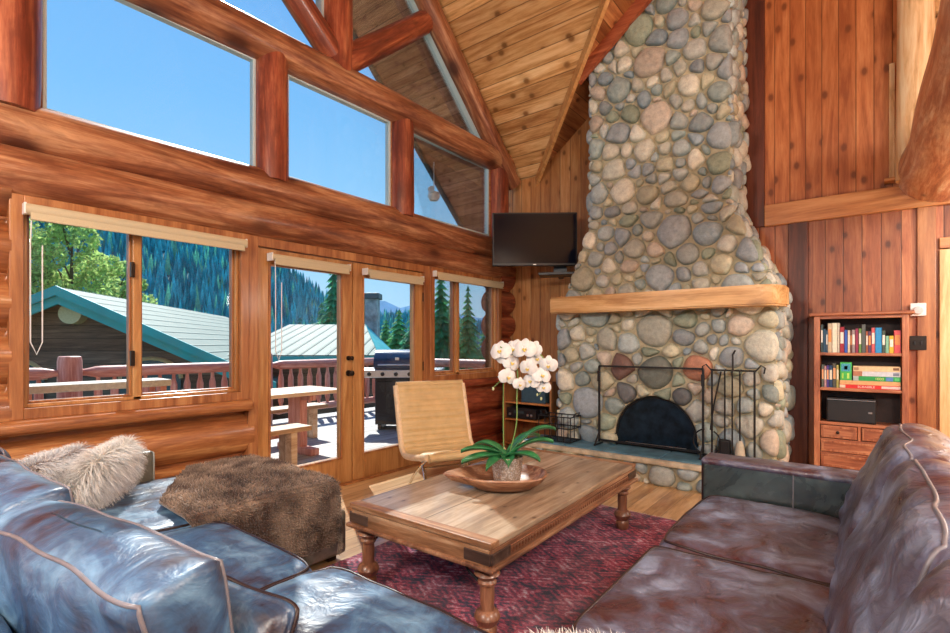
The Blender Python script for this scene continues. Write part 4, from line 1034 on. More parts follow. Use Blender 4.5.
def cushion(name, parent, loc, w, d, h, rot=(0, 0, 0), mat='leather_l', pip='piping', n=36, pipes=(1,), pr=.0065, **k):
    bm = bmesh.new(); bmesh.ops.create_cube(bm, size=2)
    bmesh.ops.subdivide_edges(bm, edges=bm.edges[:], cuts=n, use_grid_fill=True)
    for v in bm.verts: v.co = pil(v.co.x, v.co.y, v.co.z, w, d, h, **k)
    o = finish(name, bm, mat, parent, smooth=True, loc=loc, rot=rot)
    for s in pipes:
        pts = []; m = 40
        for (ax, ay, bx_, by) in ((-1, -1, 1, -1), (1, -1, 1, 1), (1, 1, -1, 1), (-1, 1, -1, -1)):
            for i in range(m):
                t = i/m; pts.append(pil(ax+(bx_-ax)*t, ay+(by-ay)*t, s, w, d, h, **k))
        bm = bmesh.new(); tube(bm, pts, pr, 6, True); finish('piping', bm, pip, o, smooth=True)
    return o
def rbox(name, mat, parent, x0, x1, y0, y1, z0, z1, bev=.03, pip=None, puff=0):
    bm = bmesh.new(); box(bm, x0, x1, y0, y1, z0, z1, bev, 4); return finish(name, bm, mat, parent, smooth=.7)

# --- right sofa (facing the window wall, back along x = +)
rs = thing('leather_sofa', 'three-seat brown leather sofa whose far arm stands before the hearth and bookcase', 'sofa', (0, 0, 0))
rbox('base_frame', 'leather_arm', rs, -.70, .40, .28, 3.12, .05, .27, .02)
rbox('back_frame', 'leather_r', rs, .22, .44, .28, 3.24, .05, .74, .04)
arm = rbox('arm', 'leather_arm', rs, -.745, .26, 3.06, 3.25, .05, .635, .022)
tb('piping', 'piping', arm, [(-.742, 3.068, .07), (-.742, 3.068, .615), (-.73, 3.066, .628), (.1, 3.066, .628)], .006, 6)
tb('seam', 'piping_pale', arm, [(-.30, 3.0585, .3), (-.30, 3.0585, .62)], .003, 6)
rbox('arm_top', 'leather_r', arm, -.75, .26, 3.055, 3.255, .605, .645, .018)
arm2 = rbox('arm', 'leather_arm', rs, -.745, .26, .12, .30, .05, .635, .022)
for i, y in enumerate((2.615, 1.745, .745+.0)):
    w_ = .90 if i == 0 else (.85 if i == 1 else .87); y = (2.605, 1.735, .73+.15)[i]
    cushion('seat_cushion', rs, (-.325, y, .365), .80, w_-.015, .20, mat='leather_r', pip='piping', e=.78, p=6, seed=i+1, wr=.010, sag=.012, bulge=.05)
for i, y in enumerate((2.56, 1.66, .76)):
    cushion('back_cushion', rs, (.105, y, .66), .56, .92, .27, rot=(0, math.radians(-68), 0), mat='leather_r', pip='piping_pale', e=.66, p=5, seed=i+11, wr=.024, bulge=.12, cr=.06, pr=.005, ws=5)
for x in (-.6, .3):
    for y in (.4, 3.1): bx('foot', 'bronze', rs, x-.035, x+.035, y-.035, y+.035, 0.013 if x < 0 and y < 3.7 and x < -.5 else .0, .055)

# --- left sectional (back toward the camera, facing +y)
ls = thing('sectional_sofa', 'dark leather sectional sofa with chaise standing under the wide casement window', 'sofa', (0, 0, 0))
rbox('base_frame', 'leather_arm', ls, -3.45, -.82, .12, 1.08, .05, .27, .02)
rbox('chaise_base', 'leather_olive', ls, -3.45, -2.46, 1.02, 1.90, .04, .30, .025)
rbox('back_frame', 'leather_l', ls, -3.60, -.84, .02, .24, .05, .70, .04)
arm = rbox('arm', 'leather_olive', ls, -3.62, -3.46, .06, 1.22, .05, .635, .025)
tb('piping', plain('pale_piping', (.3, .32, .3), .4, bump=0), arm, [(-3.462, 1.214, .3), (-3.462, 1.214, .60), (-3.47, 1.214, .622), (-3.6, 1.214, .625)], .006, 6)
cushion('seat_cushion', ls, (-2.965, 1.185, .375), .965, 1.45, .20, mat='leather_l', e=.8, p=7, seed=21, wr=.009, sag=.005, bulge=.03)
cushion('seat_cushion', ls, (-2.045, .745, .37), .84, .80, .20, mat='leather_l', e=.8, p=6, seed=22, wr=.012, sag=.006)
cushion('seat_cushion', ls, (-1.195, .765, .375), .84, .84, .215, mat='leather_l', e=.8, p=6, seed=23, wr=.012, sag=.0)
for i, x in enumerate((-1.275, -2.09, -2.95)):
    w_ = (.76, .80, .90)[i]
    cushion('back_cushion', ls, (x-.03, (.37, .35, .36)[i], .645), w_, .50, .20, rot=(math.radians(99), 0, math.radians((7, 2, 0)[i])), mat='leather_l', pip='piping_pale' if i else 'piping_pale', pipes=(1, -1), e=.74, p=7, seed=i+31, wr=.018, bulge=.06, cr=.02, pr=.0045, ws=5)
for x in (-3.4, -.9):
    for y in (.2, 1.0): bx('foot', 'bronze', ls, x-.035, x+.035, y-.035, y+.035, .013 if x > -1 else 0, .055)
for x in (-3.38, -2.54): bx('foot', 'bronze', ls, x-.03, x+.03, 1.80, 1.86, 0, .055)
# leather scatter pillow on the right seat
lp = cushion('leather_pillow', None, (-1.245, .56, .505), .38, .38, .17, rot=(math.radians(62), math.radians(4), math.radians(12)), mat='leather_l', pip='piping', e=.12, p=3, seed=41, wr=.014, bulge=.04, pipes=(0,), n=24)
tag(lp, 'plump dark leather pillow lying on a seat of the sectional sofa', 'pillow')

# ------------------------------------------------------------------ fur things
def furry(name, label, cat, loc, rot, w, d, h, cols, nh, ln, seed, e=.15, p=3, wid=.0035, group=None, parent=None):
    R = random.Random(seed)
    bm = bmesh.new(); bmesh.ops.create_cube(bm, size=2); bmesh.ops.subdivide_edges(bm, edges=bm.edges[:], cuts=12, use_grid_fill=True)
    for v in bm.verts: v.co = pil(v.co.x, v.co.y, v.co.z, w, d, h, e=e, p=p, seed=seed, wr=.02)
    cl = bm.loops.layers.float_color.new('Col'); bm.faces.ensure_lookup_table(); bm.normal_update()
    for f in bm.faces:
        for lp_ in f.loops: lp_[cl] = (*cols[0], 1)
    fs = list(bm.faces); wts = [f.calc_area() for f in fs]
    pick = R.choices(fs, wts, k=nh); data = [(f.calc_center_median()+sum(((v.co-f.calc_center_median())*R.uniform(0, .6) for v in f.verts), V(0, 0, 0)), f.normal.copy()) for f in pick]
    body = finish(name+'_body', bm, 'fur', None, smooth=True)
    bm = bmesh.new(); cl = bm.loops.layers.float_color.new('Col')
    g = Matrix.Rotation(0, 3, 'X')
    from mathutils import Euler
    down = Euler(rot).to_matrix().inverted() @ V(0, 0, -1)
    for p0, n in data:
        cl_n = noise.noise_vector(p0*9+V(seed, 0, 0))*.9
        dd = (n+cl_n*.7+V(R.gauss(0, .3), R.gauss(0, .3), R.gauss(0, .3))).normalized(); s = dd.cross(V(R.gauss(0, 1), R.gauss(0, 1), R.gauss(0, 1))).normalized()*wid
        l = ln*R.uniform(.55, 1.25); pr = p0; vs = []
        for i in range(4):
            t = i/3; q = p0+dd*(l*t)+down*(l*.45*t*t); k = 1-t*.85
            vs.append((bm.verts.new(q-s*k), bm.verts.new(q+s*k)))
        f_ = R.uniform(.75, 1.15)
        for i, (A, B) in enumerate(zip(vs, vs[1:])):
            f = bm.faces.new((A[0], A[1], B[1], B[0]))
            for j, lp_ in enumerate(f.loops):
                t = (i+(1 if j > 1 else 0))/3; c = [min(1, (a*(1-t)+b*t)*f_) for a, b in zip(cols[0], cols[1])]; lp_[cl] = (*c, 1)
    t = thing(name, label, cat, loc, 0, group); t.rotation_euler = rot
    body.parent = t; body.name = 'pillow_body'; f = finish('fur', bm, 'fur', t, nofix=True); f['kind'] = 'stuff'
    return t
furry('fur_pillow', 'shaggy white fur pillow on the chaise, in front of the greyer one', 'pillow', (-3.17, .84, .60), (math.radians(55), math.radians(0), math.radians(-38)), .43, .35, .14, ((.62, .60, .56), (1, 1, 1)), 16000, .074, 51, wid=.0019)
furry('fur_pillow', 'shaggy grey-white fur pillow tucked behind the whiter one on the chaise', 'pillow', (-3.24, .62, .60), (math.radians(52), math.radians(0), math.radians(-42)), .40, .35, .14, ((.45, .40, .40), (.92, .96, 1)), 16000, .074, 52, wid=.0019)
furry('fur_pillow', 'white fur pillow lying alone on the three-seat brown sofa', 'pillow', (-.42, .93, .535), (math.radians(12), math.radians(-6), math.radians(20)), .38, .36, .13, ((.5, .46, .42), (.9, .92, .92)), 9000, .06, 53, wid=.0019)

# fur throw draped over the chaise
th = thing('fur_throw', 'brown-tipped faux fur throw draped over the front of the chaise', 'throw', (0, 0, 0))
bm = bmesh.new(); R = random.Random(8)
nu, nv = 60, 54
x0, x1, y0, y1 = -3.42, -2.465, 1.04, 1.80
SIDE = .36
def th_pt(u, v):   # u along x (0..1 on top then hangs over the right side), v along y
    Lx = (x1-x0); tot = Lx+SIDE; s = u*tot
    Ly = (y1-y0); tv = v*(Ly+.12)
    yl = y0-.05+max(0, -2.77-(x0+s))*.62; tv = v*(y1-yl+.12); Ly = y1-yl
    z = .508+.012*noise.noise(V(s*3, tv*3, 1)); x = x0+s; y = yl+tv
    z += .035*math.exp(-((s-Lx*.55)/.3)**2)*math.exp(-((tv-Ly*.5)/.35)**2)
    if s > Lx-.03:
        k = s-(Lx-.03); a = min(k/.06, 1)*PI/2; x = x1-.03+.04*math.sin(a)+.012; z = z-.04*(1-math.cos(a))-max(0, k-.06)
        x += .018*noise.noise(V(tv*5, z*4, 3))+.006
    if tv > Ly-.02:
        k = tv-(Ly-.02); a = min(k/.06, 1)*PI/2; y = y1-.02+.04*math.sin(a)+.012; z = z-.04*(1-math.cos(a))-max(0, k-.06)
    # the corner toward the camera tucks in
    hang = .05*noise.noise(V(tv*2.4, 5, 5))
    return V(x, y+ (0 if s < Lx else (s-Lx)*(.55*(.9-v)) ), max(z+(hang if s > Lx+.1 else 0), .07))
gr = [[bm.verts.new(th_pt(i/nu, j/nv)) for j in range(nv+1)] for i in range(nu+1)]
for i in range(nu):
    for j in range(nv): bm.faces.new((gr[i][j], gr[i+1][j], gr[i+1][j+1], gr[i][j+1]))
cl = bm.loops.layers.float_color.new('Col'); bm.normal_update(); bm.faces.ensure_lookup_table()
def thc(p):
    a = noise.noise(p*7)+.5*noise.noise(p*22)
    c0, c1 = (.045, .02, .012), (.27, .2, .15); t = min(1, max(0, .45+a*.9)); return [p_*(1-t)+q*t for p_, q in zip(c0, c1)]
up = V(0, 0, 1)
data = []
for f in bm.faces:
    c = f.calc_center_median(); col = thc(c)
    if f.normal.dot(V(.4, 0, 1)) < 0: f.normal_flip()
    for lp_ in f.loops: lp_[cl] = (*col, 1)
    for _ in range(5): data.append((c+sum(((v.co-c)*R.uniform(0, .8) for v in f.verts), V(0, 0, 0)), f.normal.copy()))
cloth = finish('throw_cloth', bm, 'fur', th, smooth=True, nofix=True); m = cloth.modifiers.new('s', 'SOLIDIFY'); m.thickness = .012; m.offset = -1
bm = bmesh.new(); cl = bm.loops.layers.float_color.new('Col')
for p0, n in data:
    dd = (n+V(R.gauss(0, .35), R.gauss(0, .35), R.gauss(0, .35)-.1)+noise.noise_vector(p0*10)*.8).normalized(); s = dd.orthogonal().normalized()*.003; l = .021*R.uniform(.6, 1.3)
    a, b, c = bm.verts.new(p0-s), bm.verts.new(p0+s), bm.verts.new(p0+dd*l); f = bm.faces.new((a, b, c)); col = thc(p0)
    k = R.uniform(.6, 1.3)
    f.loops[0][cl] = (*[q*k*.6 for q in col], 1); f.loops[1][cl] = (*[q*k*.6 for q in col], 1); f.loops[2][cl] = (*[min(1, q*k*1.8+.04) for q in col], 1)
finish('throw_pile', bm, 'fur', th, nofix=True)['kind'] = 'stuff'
# ================================================================== DECK AND OUTDOORS
bm = bmesh.new(); box(bm, -8.0, XW-.33, -3, 7.2, -.10, -.02); struct(finish('floor_deck', bm, 'deck'))
bm = bmesh.new(); poly(bm, [(-260, -160, -3.2), (-4.2, -160, -3.2), (-4.2, 260, -3.2), (-260, 260, -3.2)]); struct(finish('ground', bm, 'ground', nofix=True))
def railing(name, label, A, B, posts, seedv):
    """posts: distances from A; rails taper into the posts"""
    A, B = Vector(A), Vector(B); Lr = (B-A).length; ang = math.atan2((B-A).y, (B-A).x)
    t = thing(name, label, 'railing', A, ang)
    bal = None
    for i, p in enumerate(posts):
        bm = bmesh.new(); lathe(bm, [(.125, 0), (.13, .3), (.125, 1.1), (.115, 1.15), (.1, 1.158), (.001, 1.16)], 16); finish('post', bm, 'rail', t, smooth=.7, loc=(p, 0, 0))
    for a, b in zip(posts, posts[1:]):
        for nm, z, r in (('top_rail', .955, .075), ('bottom_rail', .2, .06)):
            L = b-a; bm = bmesh.new(); pr = [(.04, .1), (.045, .16), (.07, .26), (r, .34)]
            lathe(bm, [(x, z_) for x, z_ in pr]+[(r*1.02, L*.5)]+[(x, L-z_) for x, z_ in pr[::-1]], 14)
            o = finish(nm, bm, 'rail', t, smooth=.7, loc=(a, 0, z)); o.rotation_euler = (0, PI/2, 0)
        n = max(2, int((b-a-.3)/.185))
        for k in range(n):
            if bal is None:
                bm = bmesh.new(); lathe(bm, [(.022, 0), (.026, .05), (.046, .12), (.046, .5), (.026, .58), (.022, .66)], 10); bal = finish('baluster', bm, 'rail', t, smooth=.7); o = bal
            else: o = bal.copy(); COL.objects.link(o); o.parent = t
            o.location = (a+.2+(b-a-.4)*(k+.5)/n, 0, .235)
    return t
railing('deck_railing', 'long red log railing on the far edge of the deck', (-7.7, -1.6, -.02), (-7.7, 6.9, -.02), (0, 3.38, 5.9, 8.5), 1)
railing('deck_railing', 'short red log railing closing the deck behind the barbecue', (-7.4, 6.95, -.02), (-4.3, 6.95, -.02), (0.0, 3.0), 2)
# picnic table
M['snowwood'] = plain('pale_grey_board', (.62, .56, .45), .6)  # even pale grey-tan board colour
pt = thing('picnic_table', 'wooden trestle picnic table on the deck outside the left glass door', 'picnic table', (-5.45, 2.85, -.02))
bx('tabletop', 'picnic', pt, -.38, .38, -1.05, 1.05, .71, .755, .008)
for y in (-.75, .62):
    bx('leg', 'rail', pt, -.13, .13, y-.05, y+.05, .06, .71, .01); bx('foot', 'rail', pt, -.36, .36, y-.06, y+.06, 0, .08, .01); bx('cross_rail', 'rail', pt, -.33, .33, y-.04, y+.04, .64, .71, .01)
bx('stretcher', 'rail', pt, -.03, .03, -.7, .6, .2, .28, .01)
for (x, y, ln, lb) in ((-4.72, 2.2, 1.75, 'near wooden bench between the picnic table and the house'), (-6.15, 3.25, 2.1, 'far wooden bench between the picnic table and the railing')):
    b = thing('bench', lb, 'bench', (x, y, -.02)); bx('seat', 'picnic', b, -.16, .16, -ln/2, ln/2, .41, .46, .008)
    for s in (-1, 1): bx('leg', 'picnic', b, -.12, .12, s*(ln/2-.18)-.035, s*(ln/2-.18)+.035, 0, .41, .008)
b = thing('serving_table', 'pale narrow serving table on the deck outside the left window', 'table', (-6.1, 1.62, -.02)); bx('tabletop', 'snowwood', b, -.2, .2, -.62, .62, .86, .93, .008)
for sx in (-1, 1):
    for sy in (-1, 1): bx('leg', 'rail', b, sx*.15-.03, sx*.15+.03, sy*.55-.03, sy*.55+.03, 0, .86, .006)
# barbecue
gq = thing('barbecue', 'gas barbecue with dark blue lid and steel control panel on the deck', 'barbecue', (-5.75, 5.45, -.02), math.radians(37))
M['bbq'] = plain('bbq_lid', (.015, .05, .12), .22, bump=0, coat=.5)
bm = bmesh.new()
P = [(-.27, .93), (-.27, 1.02), (-.22, 1.13), (-.1, 1.21), (.05, 1.22), (.2, 1.15), (.27, 1.02), (.27, .93)]
prism(bm, [(-.36, y, z) for y, z in P], (.72, 0, 0)); bmesh.ops.bevel(bm, geom=bm.edges[:], offset=.015, segments=2, affect='EDGES'); lid = finish('lid', bm, 'bbq', gq, smooth=.6)
tb('lid_handle', 'steel', lid, [(-.28, -.25, .98), (-.28, -.31, .99), (.28, -.31, .99), (.28, -.25, .98)], .013)
bx('badge', 'steel', lid, -.03, .03, -.262, -.245, 1.06, 1.10, .002)
bx('firebox', 'black', gq, -.38, .38, -.28, .27, .78, .93, .01)
bx('control_panel', 'steel', gq, -.60, .60, -.36, -.28, .80, .92, .01)
for x in (-.4, -.2, 0, .2, .4):
    bm = bmesh.new(); lathe(bm, [(.03, 0), (.03, .02), (.022, .035), (.001, .036)], 12); finish('knob', bm, 'black', gq, smooth=.7, loc=(x, -.36, .855), rot=(PI/2, 0, 0))
for s in (-1, 1): bx('side_shelf', 'steel', gq, min(s*.38, s*.68), max(s*.38, s*.68), -.3, .25, .89, .925, .01)
bx('cabinet', 'black', gq, -.34, .34, -.24, .24, .08, .78, .01)
for x in (-.17, .17): bx('cabinet_door', 'black', gq, x-.16, x+.16, -.262, -.24, .12, .74, .008)
for x in (-.28, .28): bx('caster', 'black', gq, x-.03, x+.03, -.2, .2, 0, .08, .01)
# security light under the soffit
sl_ = thing('security_light', 'small white outdoor lamp hanging beneath the roof overhang beyond the far upper window', 'outdoor light', (-4.9, 5.31, 3.40))
tb('stem', 'white', sl_, [(0, 0, .04), (0, 0, z1(5.31)-3.40+.02)], .007)
bm = bmesh.new(); lathe(bm, [(.03, .08), (.08, .06), (.09, .0), (.06, -.05), (.001, -.06)], 16); finish('lamp_head', bm, 'white', sl_, smooth=.7)
bm = bmesh.new(); lathe(bm, [(.02, 0), (.05, .08), (.001, .081)], 12); finish('spot', bm, 'white', sl_, smooth=.7, loc=(.03, -.06, .05), rot=(1.3, 0, .5))

# neighbouring lodge with a metal gable roof
ang = math.atan2(.653, -.757)  # ridge direction
nb = thing('neighbour_lodge', 'log lodge with a green metal gable roof and teal fascia beyond the deck railing', 'building', (-13.75, 3.2, 0), ang-PI/2)
# local: +y = ridge direction (away), x = along gable face
def gab(x): return 2.42-.48*abs(x)
LR, HG = 11.5, 4.3
for s in (-1, 1):
    bm = bmesh.new(); prism(bm, [(0, -.5, 2.42), (s*HG, -.5, gab(HG)), (s*HG, LR, gab(HG)), (0, LR, 2.42)], (0, 0, .06)); o = finish('roof', bm, 'metalroof', nb)
    # seams follow the slope, so rotate texture space: build with local axes swapped
for s in (-1, 1):
    bm = bmesh.new(); prism(bm, [(0, -.56, 2.50), (s*(HG+.05), -.56, gab(HG+.05)+.08), (s*(HG+.05), -.56, gab(HG+.05)-.10), (0, -.56, 2.30)], (0, .06, 0)); finish('fascia', bm, 'teal', nb)
    bm = bmesh.new(); prism(bm, [(0, -.48, 2.33), (s*(HG-.1), -.48, gab(HG-.1)-.09), (s*(HG-.1), -.48, gab(HG-.1)-.30), (0, -.48, 2.12)], (0, .06, 0)); finish('fascia', bm, 'teal', nb)
bm = bmesh.new(); prism(bm, [(-4, 0, -3.2), (4, 0, -3.2), (4, 0, gab(4)-.05), (0, 0, 2.36), (-4, 0, gab(4)-.05)], (0, LR-.4, 0)); finish('wall', bm, 'rooflog', nb)
bm = bmesh.new(); lathe(bm, [(.22, 0), (.22, .3)], 20); finish('ridge_log_end', bm, plain('log_end', (.62, .52, .3), .8), nb, loc=(.12, .02, 1.93), rot=(PI/2, 0, 0))
for x in (-1.1, 1.6):
    bm = bmesh.new(); pts = [(x+.62*math.cos(a), 0, .55+.45*math.sin(a)) for a in [PI*k/14 for k in range(15)]]
    tube(bm, pts, .05, 6); w_ = finish('arched_window', bm, 'tan', nb, loc=(0, -.03, -.05))
    bm = bmesh.new(); prism(bm, [(p[0], -.02, p[2]) for p in pts]+[(x-.6, -.02, -1), (x+.6, -.02, -1)], (0, .03, 0)); finish('window_glass', bm, 'darkwin', w_)
bx('roof_vent', 'black', nb, 2.0, 2.1, 6.0, 6.1, 1.4, 1.75); 
# second wing whose seamed roof faces the house
wg = thing('neighbour_wing', 'low neighbouring building whose seamed green metal roof faces the deck', 'building', (-.616*12-.788*2.6, .788*12-.616*2.6, 0), math.radians(38))
# local +x = image right, +y = away from camera
bm = bmesh.new(); prism(bm, [(-3.4, 0, .93), (.30, 0, .93), (-.95, 4.2, 1.82), (-3.4, 4.2, 1.82)], (0, 0, .08)); finish('roof', bm, 'metalroof', wg)
bx('fascia', 'teal', wg, -2.9, .5, -.05, .0, .78, .98, 0); bx('wall', 'rooflog', wg, -2.7, .35, .4, 4.0, -3.2, .95, 0)
bm = bmesh.new(); prism(bm, [(.30, -.05, .93), (.50, -.05, .3), (.2, 3.0, .9), (-.95, 4.2, 1.82)], (0, 0, .1)); finish('side_roof', bm, 'teal', wg)
bm = bmesh.new(); box(bm, -1.15, -.72, 5.0, 5.5, .5, 2.85, .03)
ch = finish('chimney', bm, plain('chimney_stone', (.3, .33, .33), .9, var=.5, scale=4), wg); bx('chimney_cap', plain('cap', (.06, .09, .1), .5), ch, -1.22, -.65, 4.92, 5.58, 2.8, 3.0, .02)
for p in range(3): pass

# ------------------------------------------------------------------ trees
def rowcol(f, cl, c):
    for lp_ in f.loops: lp_[cl] = (*c, 1)
def conifer(bm, cl, base, h, r, R, c, layers=None, per=9):
    base = Vector(base); n = layers or max(6, int(h/.3)); 
    for i in range(n):
        t = i/n; z = h*(.10+.9*t); rr = r*(1-t)**.85*R.uniform(.8, 1.15)+.03*r
        for k in range(per):
            a = 2*PI*(k+R.random())/per; q = rr*R.uniform(.65, 1.1); w = q*R.uniform(.14, .24)+.02*r; d = V(math.cos(a), math.sin(a), 0); s = V(-d.y, d.x, 0)
            p0 = base+V(0, 0, z+h*.03); tip = base+d*q+V(0, 0, z-h*.045*(1.2-t)-.12*q); mid = base+d*q*.55+V(0, 0, z+.0)
            f = R.uniform(.55, 1.4); cc = tuple(x*f for x in c)
            v0, v1, v2, v3 = bm.verts.new(p0), bm.verts.new(mid+s*w+V(0, 0, -q*.12)), bm.verts.new(tip), bm.verts.new(mid-s*w+V(0, 0, -q*.12)); vm = bm.verts.new(mid+V(0, 0, q*.03))
            for tri in ((v0, v1, vm), (v1, v2, vm), (v2, v3, vm), (v3, v0, vm)): rowcol(bm.faces.new(tri), cl, cc)
            if q > .5:
                for j in range(5):
                    u = R.uniform(.35, 1); pb = base+d*q*u+V(0, 0, z-h*.03*u-.08*q); sd = R.choice((-1, 1)); tp = pb+s*sd*w*R.uniform(.7, 1.4)+d*w*.5-V(0, 0, .1*q)
                    rowcol(bm.faces.new((bm.verts.new(pb-d*w*.25), bm.verts.new(pb+d*w*.25), bm.verts.new(tp))), cl, tuple(x*1.15 for x in cc))
def tree_thing(name, label, cat, loc, h, r, c, seed, group='conifers beyond the deck', layers=None, per=14):
    t = thing(name, label, cat, loc, 0, group); R = random.Random(seed)
    bm = bmesh.new(); cl = bm.loops.layers.float_color.new('Col'); conifer(bm, cl, (0, 0, 0), h, r, R, c, layers, per); finish('foliage', bm, 'foliage', t, nofix=True)
    tb('trunk', 'bark', t, [(0, 0, 0), (0, 0, h*.95)], [h*.02, .01], 8); return t
def atpx(px, d, z=-3.2):
    u = (px-475)/501; return V(d*(-.616+.788*u), d*(.788+.616*u), z)
GR = (.08, .38, .18); BG = (.07, .42, .38)
tl = [(334, 22, 254, 1.7, GR, 'dark fir rising at the right edge of the left glass door'),
      (322, 24, 300, 1.6, GR, 'smaller fir just left of the tallest fir in the left glass door'),
      (312, 27, 312, 1.5, BG, 'low bluish fir above the metal roof in the left glass door'),
      (399, 30, 308, 2.3, (.12, .42, .14), 'bushy green conifer above the barbecue in the right glass door'),
      (414, 24, 292, 1.5, GR, 'thin spruce at the right edge of the right glass door'),
      (386, 38, 318, 2.6, (.22, .52, .18), 'light green conifer next to the neighbouring chimney'),
      (441, 22, 268, 1.9, (.10, .40, .15), 'tall spruce in the left pane of the far casement window'),
      (452, 26, 285, 1.7, (.11, .42, .15), 'spruce at the middle mullion of the far casement window'),
      (468, 24, 284, 1.6, (.10, .4, .17), 'narrow spruce in the right pane of the far casement window'),
      (484, 30, 330, 2.2, (.13, .44, .16), 'short bushy conifer at the right edge of the far casement window'),
      (365, 34, 296, 1.9, GR, 'dark fir just behind the neighbouring stone chimney'),
      (428, 32, 310, 2.2, (.06, .22, .08), 'conifer hidden partly by the door frame left of the far window'),
      (300, 34, 316, 2.0, BG, 'bluish fir above the left part of the metal roof')]
for i, (px, d, py, r, c, lb) in enumerate(tl):
    ztop = 1.3+(343-py)*d/501; tree_thing('conifer', lb, 'tree', atpx(px, d), ztop+3.2, r, c, 100+i)
# big leafy tree behind the lodge
def leafy(label, loc, h, r, seed, c, nl=9000, ls=.16):
    t = thing('leafy_tree', label, 'tree', loc, 0, 'leafy trees beyond the lodge'); R = random.Random(seed)
    blobs = []
    for k in range(46):
        a = R.uniform(0, 2*PI); tt = R.random(); z = h*(.28+.68*tt); rr = r*(1-abs(tt-.35)**1.6*1.15)*R.uniform(.15, .85); blobs.append((V(rr*math.cos(a), rr*math.sin(a), z), r*R.uniform(.2, .36)*(1-tt*.4)))
    bm = bmesh.new(); cl = bm.loops.layers.float_color.new('Col')
    for k in range(nl):
        c0, br = R.choice(blobs); d = V(R.gauss(0, 1), R.gauss(0, 1), R.gauss(0, 1)).normalized(); p = c0+d*br*R.uniform(.7, 1.08); u = V(R.gauss(0, 1), R.gauss(0, 1), R.gauss(0, 1)).normalized(); w = u.orthogonal().normalized(); s = ls*R.uniform(.6, 1.2)
        f_ = R.uniform(.55, 1.35); rowcol(bm.faces.new([bm.verts.new(p+u*s), bm.verts.new(p+w*s*.6), bm.verts.new(p-u*s), bm.verts.new(p-w*s*.6)]), cl, tuple(q*f_ for q in c))
    finish('foliage', bm, 'foliage', t, nofix=True)
    tb('trunk', 'bark', t, [(0, 0, 0), (.1, 0, h*.5), (0, .1, h*.85)], [.22, .14, .04], 8)
    bm = bmesh.new()
    for c0, br in blobs[:22]: tube(bm, [V(0, 0, max(.5, c0.z-r*.5)), c0], [.05, .015], 5)
    finish('branches', bm, 'bark', t)
leafy('large light green leafy tree behind the lodge gable in the left window', atpx(70, 27), 3.2+1.3+(343-206)*27/501, 3.6, 61, (.50, .66, .22), 16000, .12)
leafy('lower leafy tree beside the lodge gable end', atpx(18, 25), 3.2+1.3+(343-262)*25/501, 2.4, 62, (.46, .62, .2), 6000, .15)
leafy('smaller leafy tree behind the lodge roof near the casement mullion', atpx(118, 34), 3.2+1.3+(343-262)*34/501, 2.6, 63, (.46, .64, .24), 6000, .16)

# hillside forest: skyline taken as directions, ridge standing far off
sky = [(-260, 140), (-60, 150), (60, 160), (150, 195), (225, 232), (268, 256), (292, 270), (312, 290), (334, 306), (372, 316), (420, 322), (520, 330)]
def skyy(px):
    for (a, b), (c, d) in zip(sky, sky[1:]):
        if a <= px <= c: return b+(d-b)*(px-a)/(c-a)
    return 330
bm = bmesh.new(); NX, NY = 70, 14; gr = []
for i in range(NX+1):
    px = -260+780*i/NX; col_ = []
    for j in range(NY+1):
        t = j/NY; d = 45+95*t; zt = 1.3+(343-skyy(px)-4)*140/501; z = -3.2+(zt+3.2)*(t**1.15); p = atpx(px, d, z+2.0*noise.noise(V(px*.02, d*.05, 0))*t); col_.append(bm.verts.new(p))
    gr.append(col_)
for i in range(NX):
    for j in range(NY): bm.faces.new((gr[i][j], gr[i+1][j], gr[i+1][j+1], gr[i][j+1]))
hill_pts = [[v.co.copy() for v in c] for c in gr]
tag(finish('hillside', bm, 'hill', smooth=True), 'steep dark mountainside under the conifer forest', 'hill')
bm = bmesh.new(); cl = bm.loops.layers.float_color.new('Col'); R = random.Random(77)
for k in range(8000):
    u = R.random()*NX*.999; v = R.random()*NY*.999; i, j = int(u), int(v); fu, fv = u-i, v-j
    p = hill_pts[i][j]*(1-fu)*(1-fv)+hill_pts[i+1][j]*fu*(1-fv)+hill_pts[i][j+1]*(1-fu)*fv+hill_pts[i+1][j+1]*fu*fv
    s = R.uniform(.7, 1.3); h = 3.5*s; r_ = .72*s; f = R.uniform(.6, 1.5); c = (.09*f, .42*f, .48*f) if R.random() > .12 else (.28*f, .58*f, .42*f)  # distance haze put into the trees' blue-green colour
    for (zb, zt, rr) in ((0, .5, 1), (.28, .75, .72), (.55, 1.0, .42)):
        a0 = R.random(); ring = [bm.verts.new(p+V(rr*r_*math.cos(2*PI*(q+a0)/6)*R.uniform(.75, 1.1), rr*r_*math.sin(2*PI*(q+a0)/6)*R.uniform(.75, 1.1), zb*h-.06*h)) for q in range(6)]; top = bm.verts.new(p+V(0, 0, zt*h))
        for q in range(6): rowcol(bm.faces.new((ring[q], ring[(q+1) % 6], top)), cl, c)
hf = finish('hillside_forest', bm, 'foliage', nofix=True); tag(hf, 'haze-tinted blue-green conifer forest covering the steep mountainside beyond the windows', 'forest', kind='stuff')
# far ridge
bm = bmesh.new(); a = [(300, 318), (360, 300), (385, 301), (400, 308), (420, 303), (450, 312), (480, 318), (520, 312), (600, 330)]
top = [atpx(px, 400, 1.3+(343-py)*400/501) for px, py in a]
back = [atpx(px, 470, -5) for px, py in a]; front = [atpx(px, 330, -5) for px, py in a]
for i in range(len(a)-1):
    poly(bm, [front[i], front[i+1], top[i+1], top[i]]); poly(bm, [top[i], top[i+1], back[i+1], back[i]])
tag(finish('distant_ridge', bm, 'far_hill', smooth=True), 'far blue mountain ridge on the horizon behind the conifers', 'mountain')

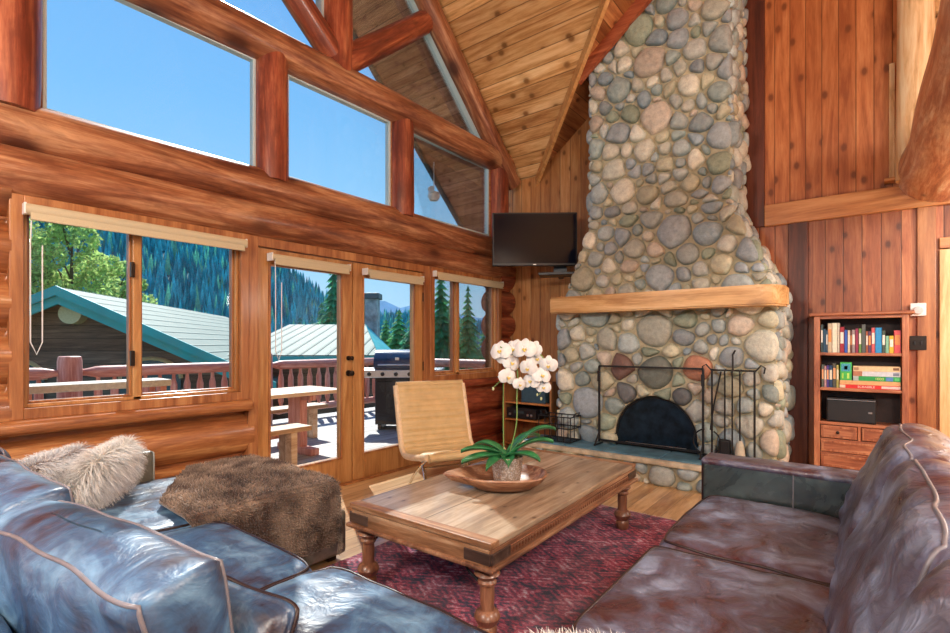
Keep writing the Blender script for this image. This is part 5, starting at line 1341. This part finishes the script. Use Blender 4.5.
# ================================================================== LIGHTS
def lamp(name, kind, loc, power, color, size=.2, rot=None, **k):
    l = bpy.data.lights.new(name, kind); l.energy = power; l.color = color
    if kind in ('POINT', 'SPOT'): l.shadow_soft_size = size
    if kind == 'AREA': l.shape = 'DISK'; l.size = size
    for a, v in k.items(): setattr(l, a, v)
    o = bpy.data.objects.new(name, l); COL.objects.link(o); o.location = loc
    if rot: o.rotation_euler = rot
    return o
SUN = V(1, -.6, -1.155).normalized()
s = lamp('sun', 'SUN', (-20, 12, 25), 6.0, (1, .93, .82)); s.data.angle = .009; s.rotation_mode = 'QUATERNION'; s.rotation_quaternion = SUN.to_track_quat('-Z', 'Y')
# fill lamps added to brighten the room, shaped as pendants out of view
M['lampglass'] = None
def pendant(x, y, ztop, z, power, lb):
    t = thing('fill_lamp', lb, 'lamp', (x, y, z), 0, 'added fill lamps')
    tb('cord', 'black', t, [(0, 0, .2), (0, 0, ztop-z)], .006, 6)
    bm = bmesh.new(); lathe(bm, [(.03, .22), (.05, .2), (.20, .02), (.195, .02), (.045, .19), (.02, .2)], 24); finish('lamp_shade', bm, 'bronze', t, smooth=.8)
    m, nt, b, o = new_mat('bulb'); b.inputs['Emission Color'].default_value = (1, .85, .65, 1); b.inputs['Emission Strength'].default_value = 8
    bm = bmesh.new(); bmesh.ops.create_uvsphere(bm, u_segments=16, v_segments=10, radius=.045); finish('bulb', bm, m, t, smooth=True, loc=(0, 0, .08))
    lamp('fill_light', 'POINT', (x, y, z-.06), power, (1, .9, .8), .3)
PW = 215
pendant(1.9, 1.6, z1(1.6), 3.1, PW, 'added bronze fill lamp over the east side of the room')
pendant(1.6, -1.2, 3.5, 2.9, PW, 'added bronze fill lamp behind the camera, right')
pendant(-1.6, -1.4, 3.5, 2.9, PW, 'added bronze fill lamp behind the camera, left')
pendant(1.5, 4.75, z1(4.75), 2.15, PW*.38, 'added bronze fill lamp hanging low over the east wing')
# sky
w = bpy.data.worlds.new('sky'); S.world = w; w.use_nodes = True; nt = w.node_tree; nt.nodes.clear(); N = NB(nt)
o = N.n('ShaderNodeOutputWorld'); bg = N.n('ShaderNodeBackground'); N.l(bg.outputs[0], o.inputs[0])
g = N.n('ShaderNodeTexCoord').outputs['Generated']; x, y, z = N.sep(g)
N.l(N.ramp(z, [(0, (.60, .84, 1)), (.15, (.42, .74, 1)), (.4, (.24, .57, .96)), (.8, (.14, .38, .88))]), bg.inputs[0]); bg.inputs[1].default_value = .78
# ================================================================== CAMERA
cam = bpy.data.cameras.new('camera'); co = bpy.data.objects.new('camera', cam); COL.objects.link(co); S.camera = co
cam.sensor_width = 36; cam.lens = 501/950*36; cam.shift_y = 26.5/950; cam.clip_start = .02; cam.clip_end = 2000
co.location = (0, 0, 1.3); co.rotation_euler = (PI/2, 0, math.atan2(.616, .788))
S.view_settings.view_transform = 'Standard'; S.view_settings.look = 'None'; S.view_settings.gamma = 1; S.view_settings.use_curve_mapping = False
S.view_settings.exposure = 0.46
S.cycles.use_denoising = True; S.cycles.max_bounces = 8; S.cycles.diffuse_bounces = 4; S.cycles.transparent_max_bounces = 12; S.cycles.sample_clamp_indirect = 8
S.cycles.caustics_reflective = False; S.cycles.caustics_refractive = False
